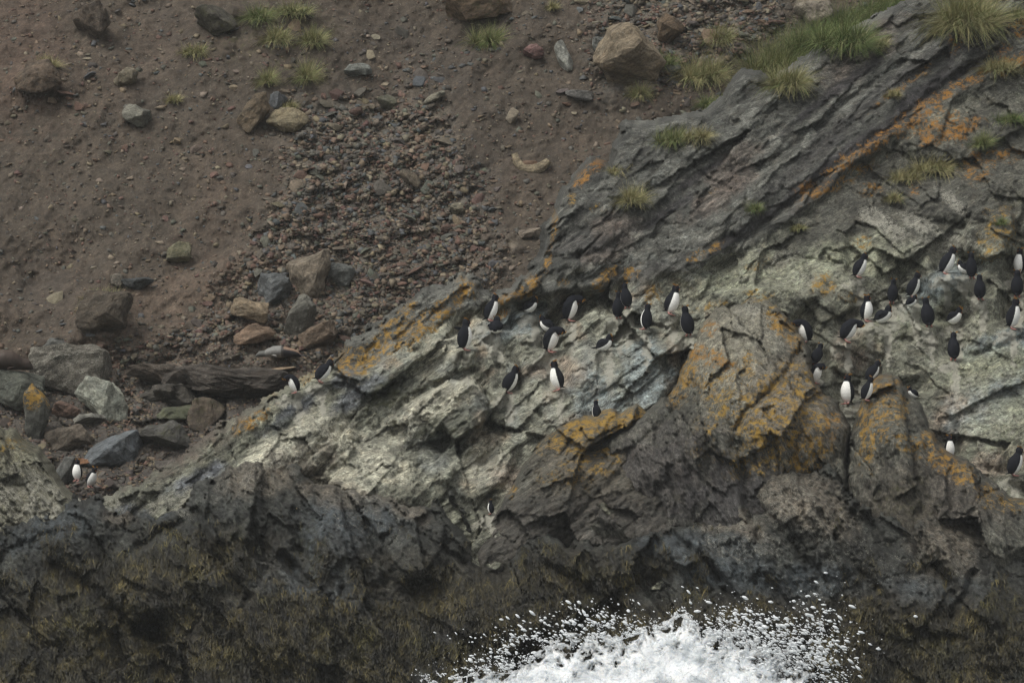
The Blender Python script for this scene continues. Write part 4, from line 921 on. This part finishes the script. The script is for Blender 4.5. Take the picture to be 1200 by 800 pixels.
    eyes = []
    for sx in (-1, 1):
        bmx = bmesh.new(); bmesh.ops.create_icosphere(bmx, subdivisions=1, radius=.007, matrix=Matrix.Translation(H+fw*.025+up*.010+Vector((sx*.056, 0, 0))))
        em = bpy.data.meshes.new('eye'); bmx.to_mesh(em); bmx.free(); em.materials.append(M_eye); eyes.append(em)
    zs = [v.co.z for v in new.vertices]
    return dict(body=new, bill=bill, crests=crest, eyes=eyes, h=max(zs)-min(zs), zmin=min(zs))
M_bird = col_mat('feathers', rough=.85, var=.18, scale=45, spec=.12)
def plain(name, c, rough=.5):
    m, t, b = mat_new(name); p = coords(t); n1 = noise_n(t, p, 60, 3, .6)
    t.links.new(mixc(t, rng(t, n1, .3, .7, 0, 1), tuple(x_*.8 for x_ in c), tuple(min(1, x_*1.2) for x_ in c)), b.inputs['Base Color']); b.inputs['Roughness'].default_value = rough; return m
M_bill, M_crest, M_eye = plain('bill_horn', (.22, .07, .03)), plain('crest_feathers', (.34, .17, .03), .8), plain('eye_red', (.25, .02, .01), .2)
BIRD = {k: bird(k) for k in POSES}
NAT = {'upright': .60, 'lean': .57, 'bow': .47, 'prone': .27, 'wave': .60}
for i, (u, v, h, pose, face, lab) in enumerate(PENGUINS):
    B = BIRD[pose]; Y = Yat(u, v-.5)
    only = None
    if lab.startswith(('black-backed penguin standing half', 'white-bellied penguin standing behind', 'low dark penguin lying', 'lone small', 'left one of two', 'right one of two')): only = ['rock_ridge']
    if only: Y = Yat(u, v-.5, only)
    if lab.startswith(('left one of two', 'right one of two')):
        Y = min(Yat(u, v, ['rock_ridge', 'dirt_slope']), 8.)
    if Y > 900: Y = Yat(u, v+6)
    sc = (Y+120)/120
    k = h*1.08*K*sc/B['h']; k = min(k, 1.3)
    root = bpy.data.objects.new('penguin', None); C.objects.link(root); root.empty_display_size = .1
    root.location = at(u, v, Y-.09 if pose != 'prone' else Y-.13); root.rotation_euler = (math.radians(R.uniform(-4, 16) if pose != 'prone' else 0), math.radians(R.uniform(-8, 8)), math.radians(face+R.uniform(-6, 6)))
    root.scale = (k*R.uniform(.94, 1.05),)*2+(k,)
    tag(root, lab, 'penguin', 'crested penguins of the colony')
    for nm, meshes in (('body', [B['body']]), ('bill', [B['bill']]), ('crest', B['crests']), ('eye', B['eyes'])):
        for me in meshes:
            c = bpy.data.objects.new(nm, me); C.objects.link(c); c.parent = root
            c.location = (0, 0, -B['zmin']-.012)

# ================================================================ SEALS
def seal(name, label, u, v, length, colf, yaw, Y, curl=0., flat=1.):
    sc = (Y+120)/120; Lm = length*K*sc; rings, cols = [], []; n = 20
    prof = [(0,.03),(.05,.075),(.15,.11),(.3,.135),(.45,.155),(.6,.150),(.72,.12),(.80,.088),(.86,.085),(.92,.078),(.97,.045),(1,.02)]
    for s in np.linspace(0, 1, 40):
        r_ = np.interp(s, [p[0] for p in prof], [p[1] for p in prof])*Lm
        zc = r_*.85*flat+.16*Lm*max(0, s-.72)*curl*2.2
        ring = []
        for k in range(n):
            a = k/n*6.2832; ring.append(((s-.5)*Lm, math.cos(a)*r_*1.1, zc+math.sin(a)*r_*.9*flat)); cols.append(colf(s, math.sin(a)))
        rings.append(ring)
    P, F = loft(rings); me = np_mesh('body', P, F, {'col': np.array(cols)}, True)
    root = bpy.data.objects.new(name, None); C.objects.link(root); root.location = at(u, v, Y); root.rotation_euler = (0, 0, math.radians(yaw))
    tag(root, label, 'seal'); link('body', me, M_fur, root)
    for s, dx, nm, ln in ((.62, -.10, 'front_flipper', .20), (.02, -.12, 'hind_flipper', .13)):
        for sy in (-1, 1):
            b0 = Vector(((s-.5)*Lm, sy*.10*Lm*(1 if s > .3 else .3), .05*Lm)); e = b0+Vector((dx*Lm, sy*.11*Lm, -.035*Lm)); rs = []
            for q, wq in ((0, .035), (.5, .045), (1, .015)):
                c_ = b0.lerp(e, q); rs.append([tuple(c_+Vector((math.cos(z_/8*6.28)*wq*Lm, 0, math.sin(z_/8*6.28)*.014*Lm))) for z_ in range(8)])
            fm = loft_mesh(nm, rs); a = fm.attributes.new('col', 'FLOAT_COLOR', 'POINT'); a.data.foreach_set('color', np.tile(np.append(colf(s, -1), 1), len(fm.vertices)).astype(np.float32)); link(nm, fm, M_fur, root)
    return root
M_fur = col_mat('seal_fur', rough=.6, var=.25, scale=14)
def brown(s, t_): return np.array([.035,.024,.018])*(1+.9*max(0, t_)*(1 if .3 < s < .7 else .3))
def tan(s, t_):
    if s > .78: return np.array([.10,.10,.09])
    if s > .42: return np.array([.20,.195,.18])
    if s > .36: return np.array([.06,.055,.05])
    return np.array([.24,.16,.11]) if t_ > .45 else np.array([.02,.018,.02])
seal('seal', 'dark brown seal lying on a grey rock at the left edge of the photo', 8, 433, 62, brown, 4, G.Y(8, 433)-1.9, .0, 1.4)
seal('seal', 'grey-headed seal with tan and black rear sleeping on the brown flat stones', 326, 418, 54, tan, 176, G.Y(326, 418)-.25, 0., .9)

# ================================================================ WEED on the shore rocks (nobody could count it)
rg = np.random.default_rng(5)
WZ = [(150,690,200,60),(120,760,220,50),(330,740,180,60),(560,700,150,50),(680,670,110,45),(700,720,160,40),(880,725,120,25),(1000,740,80,50),(1120,740,130,60),(250,650,70,40),(600,760,120,40),(1060,590,30,30),(430,760,100,40)]
u = rg.uniform(-80, 1280, 400000); v = rg.uniform(585, 900, 400000)
wz = np.zeros(len(u))
for (cx, cy, rx, ry) in WZ: wz = np.maximum(wz, np.exp(-((u-cx)/rx)**2-((v-cy)/ry)**2))
wz = wz*.75+.35*sst(700, 780, v)+1.1*fbm(u, v, 40, 1501, 5, .6)
keep = (wz > rg.uniform(.3, 1.05, len(u)))
u, v, wz = u[keep][:90000], v[keep][:90000], wz[keep][:90000]
ii = np.clip(((v-L.box[1])/L.step).astype(int), 0, L.x.shape[0]-2); jj = np.clip(((u-L.box[0])/L.step).astype(int), 0, L.x.shape[1]-2)
ok = L.sd[ii, jj] > 4; u, v, ii, jj = u[ok], v[ok], ii[ok], jj[ok]; n = len(u)
Ln = rg.uniform(4, 13, n)*rg.uniform(.5, 1.1, n); ang = rg.normal(0, .55, n)+.5*fbm(u, v, 90, 1502, 3)*2; wd = rg.uniform(.6, 1.5, n)
# whole clumps share a tint
lift = rg.uniform(.2, 1, n); tint = fbm(u, v, 13, 1503, 5, .7); tt = np.clip(.5+tint*1.2+rg.normal(0, .18, n), 0, 1)[:, None]
cB = np.array([.014,.013,.010])*(1-tt)+np.array([.078,.062,.020])*tt; gy = np.clip(fbm(u, v, 60, 1504, 3)*2.2, 0, 1)[:, None]; cB = cB*(1-gy*.5)+np.array([.070,.068,.018])*tt*gy*.4
P = []
for t_ in (0, .33, .66, 1.):
    uu = u+np.sin(ang)*Ln*t_; vv = v+np.cos(ang)*Ln*t_*.95
    i2 = np.clip(((vv-L.box[1])/L.step).astype(int), 0, L.x.shape[0]-1); j2 = np.clip(((uu-L.box[0])/L.step).astype(int), 0, L.x.shape[1]-1)
    D = L.D[i2, j2]-.03-.09*np.sin(t_*2.6)*lift-.02*t_; k = wd*(1-.7*t_)*.5
    for s_ in (-1, 1):
        xx = uu+s_*k; sc = (D+120)/120; P.append(np.stack([(xx-600)*K*sc, D+s_*.004*rg.normal(0, 1, n), 4+((400-vv)*K+3.5)*sc], 1))
P = np.stack(P, 1).reshape(-1, 3); i0 = np.arange(n)*8; F = np.concatenate([np.stack([i0+k, i0+k+1, i0+k+3, i0+k+2], 1) for k in (0, 2, 4)])
cB = cB*rg.uniform(.35, 1.7, (n, 1))*np.clip(.8+2.2*fbm(u, v, 34, 1506, 4, .65), .25, 2.2)[:, None]
M_weed = col_mat('seaweed', rough=.55, var=.3, scale=30, spec=.4)
tag(link('seaweed', np_mesh('seaweed', P, F, {'col': np.repeat(cB, 8, 0)}), M_weed), 'olive brown seaweed hanging over the wet shore rocks', None, None, 'stuff')

# ================================================================ BREAKING WAVE: foam mass and thrown spray
r2 = np.random.default_rng(11)
TOPX = [470,500,540,580,620,645,665,690,720,750,775,797,806,820,840,870,900,940,975,1010]; TOPY = [802,793,786,780,768,750,744,744,744,734,728,714,718,732,738,742,748,756,772,796]
ico = bmesh.new(); bmesh.ops.create_icosphere(ico, subdivisions=1, radius=1); ico.verts.index_update()
IC = (np.array([v_.co[:] for v_ in ico.verts]), np.array([[q.index for q in f.verts] for f in ico.faces])); ico.free()
def balls(items, name):
    Ps, Fs, off = [], [], 0
    for (u_, v_, Y_, r_, st, an) in items:
        c_ = np.array(at(u_, v_, Y_)); co = IC[0]*r_*K*[1, 1, 1]; co = co*[st, 1, 1]
        x_, z_ = rot(co[:, 0], co[:, 2], an); Ps.append(np.stack([x_, co[:, 1], z_], 1)+c_); Fs.append(IC[1]+off); off += len(co)
    return np_mesh(name, np.concatenate(Ps), np.concatenate(Fs), {}, True)
FX = Surf('sea_foam', (440, 680, 1040, 930), .8); SURF.remove(FX)
x, y = FX.x, FX.y
top = np.interp(x, TOPX, TOPY); dp_ = y-top+9*fbm(x, y, 30, 1601, 4, .6)
lace = fbm(*rot(x+9*fbm(x, y, 22, 1602, 3), y+9*fbm(x, y, 22, 1607, 3), 33), 17, 1603, 5, .62, True)          # ridges of water between the holes
solid = dp_/38+np.where(x > 860, -(x-860)/110, 0)+np.where(x < 640, -.3+.9*sst(10, 30, dp_), 0)
FX.sd = np.where(dp_ > 0, 1, -1)*np.minimum(abs(dp_), 9)*1.
FX.sd = np.minimum(FX.sd, (lace*1.6-.78+solid)*9)
FX.D = -4.7-.55*(y-740)/60-.25*fbm(x, y, 46, 1604, 2)-.035*fbm(*rot(x, y, 27), 14, 1605, 4, .5)-.02*lace
t_ = np.clip(FX.sd/7, 0, 1); FX.D += .14*(1-np.sqrt(np.clip(1-(1-t_)**2, 0, 1)))
sc = (FX.D+120)/120; P = np.stack([(x-600)*K*sc, FX.D, 4+((400-y)*K+3.5)*sc], -1); Pb = P.copy(); Pb[..., 1] += .10+.25*t_
hh, ww = x.shape; idx = np.arange(hh*ww).reshape(hh, ww); q = np.stack([idx[:-1, :-1], idx[1:, :-1], idx[1:, 1:], idx[:-1, 1:]], -1).reshape(-1, 4)
q = q[(FX.sd > 0).reshape(-1)[q].all(1)]; used = np.zeros(hh*ww, bool); used[q.ravel()] = True; rem = np.cumsum(used)-1; q = rem[q]; nv_ = int(used.sum())
e_ = np.concatenate([q[:, [0, 1]], q[:, [1, 2]], q[:, [2, 3]], q[:, [3, 0]]]); key = e_[:, 0].astype(np.int64)*nv_+e_[:, 1]; rk = e_[:, 1].astype(np.int64)*nv_+e_[:, 0]
be = e_[~np.isin(key, rk)]                                                  # open edges get a wall, so the sheet of water has a thickness
q = np.concatenate([q, q[:, ::-1]+nv_, np.stack([be[:, 1], be[:, 0], be[:, 0]+nv_, be[:, 1]+nv_], 1)])
new = np_mesh('sea_foam', np.concatenate([P.reshape(-1, 3)[used], Pb.reshape(-1, 3)[used]]), q, {'edge': np.tile(np.clip(FX.sd/9, 0, 1).reshape(-1)[used], 2)}, True)
m, t, b = mat_new('sea_foam'); p = coords(t); n1 = noise_n(t, p, 2.6, 7, .7, 1.6); n2 = noise_n(t, p, 14, 5, .7)
b.inputs['Subsurface Weight'].default_value = .6; b.inputs['Subsurface Radius'].default_value = (.2, .22, .25); b.inputs['Subsurface Scale'].default_value = .6
t.links.new(mixc(t, rng(t, mth(t, 'ADD', n1, mth(t, 'MULTIPLY', n2, .3)), .62, .78, 0, .75), (.92, .94, .95), (.50, .54, .57)), b.inputs['Base Color']); b.inputs['Roughness'].default_value = .6
bp = N(t, 'Bump'); bp.inputs['Distance'].default_value = .04; t.links.new(n2, bp.inputs['Height']); t.links.new(bp.outputs[0], b.inputs['Normal'])
edge = attr(t, 'edge').outputs['Fac']
n3_ = noise_n(t, p, 5.5, 7, .75, 1.5)
t.links.new(mth(t, 'MULTIPLY', rng(t, edge, 0, .8, .3, 1.), rng(t, n3_, .32, .46, .5, 1.)), b.inputs['Alpha'])
M_foam = m
m, t, b = mat_new('spray_water'); b.inputs['Base Color'].default_value = (.92, .94, .95, 1); b.inputs['Roughness'].default_value = .4; b.inputs['Alpha'].default_value = .8
M_spray = m
tag(link('sea_foam', new, M_foam), 'white breaking wave foam heaped against the shore rocks', None, None, 'stuff')
drops = []
def drop(u_, v_, r_): drops.append((u_, v_, -4.6+r2.normal(0, .5), r_, r2.uniform(1.1, 3.0), r2.normal(28, 14)))
for _ in range(5500):       # fringe of the mass
    u_ = r2.uniform(480, 1010); top_ = np.interp(u_, TOPX, TOPY); k_ = 9 if u_ < 840 else 20
    v_ = top_+8-r2.exponential(k_*.5)+r2.uniform(0, 60)*(u_ > 850)
    if vn(np.array([u_/14.]), np.array([v_/9.]), 61)[0] < -.05: continue
    drop(u_, v_, .25+.7*r2.random()**3)
for (cx, cy, sx, sy, nn) in [(890,750,40,18,900),(925,768,36,18,900),(700,722,26,10,150),(630,735,24,9,60),(960,740,20,26,200),(590,762,16,16,110),(520,770,14,24,16),(850,735,26,18,260),(680,745,20,10,120),(985,740,30,26,30),(560,775,12,14,50)]:
    for _ in range(nn): drop(r2.normal(cx, sx), r2.normal(cy, sy), .3+1.6*r2.random()**3.2)
# thin arcs of thrown water
for pts in [[(590,790),(588,765),(600,750),(620,745),(640,750)],[(600,795),(625,782),(655,778)],[(930,790),(955,760),(964,745),(958,724)],[(730,725),(745,735),(770,745),(775,770)],[(840,790),(850,750),(846,712)],[(890,790),(915,770),(930,750)],[(690,728),(712,734),(722,722)]]:
    q_ = np.array(pts, float); d_ = np.concatenate([[0], np.cumsum(np.hypot(*np.diff(q_, axis=0).T))])
    for s_ in np.arange(0, d_[-1], .6): drop(np.interp(s_, d_, q_[:, 0])+r2.normal(0, 2.2), np.interp(s_, d_, q_[:, 1])+r2.normal(0, 2.2), .3+.8*r2.random()**2)
tag(link('sea_spray', balls(drops, 'sea_spray'), M_spray), 'white spray drops thrown up from the breaking wave', None, None, 'stuff')

# ================================================================ sea haze: one closed box of even air round everything
bm = bmesh.new(); bmesh.ops.create_cube(bm, size=1, matrix=Matrix.Translation((0, -30, 12)) @ Matrix.Diagonal((140, 220, 40, 1)))
me = bpy.data.meshes.new('haze'); bm.to_mesh(me); bm.free()
m = bpy.data.materials.new('haze_air'); m.use_nodes = True; t = m.node_tree; t.nodes.clear()
vp = t.nodes.new('ShaderNodeVolumePrincipled'); vp.inputs['Color'].default_value = (.9, .92, .9, 1); vp.inputs['Density'].default_value = .00022
mo = t.nodes.new('ShaderNodeOutputMaterial'); t.links.new(vp.outputs[0], mo.inputs['Volume'])
o = link('haze', me, m); o['kind'] = 'stuff'; o['label'] = 'thin even sea haze in the air'
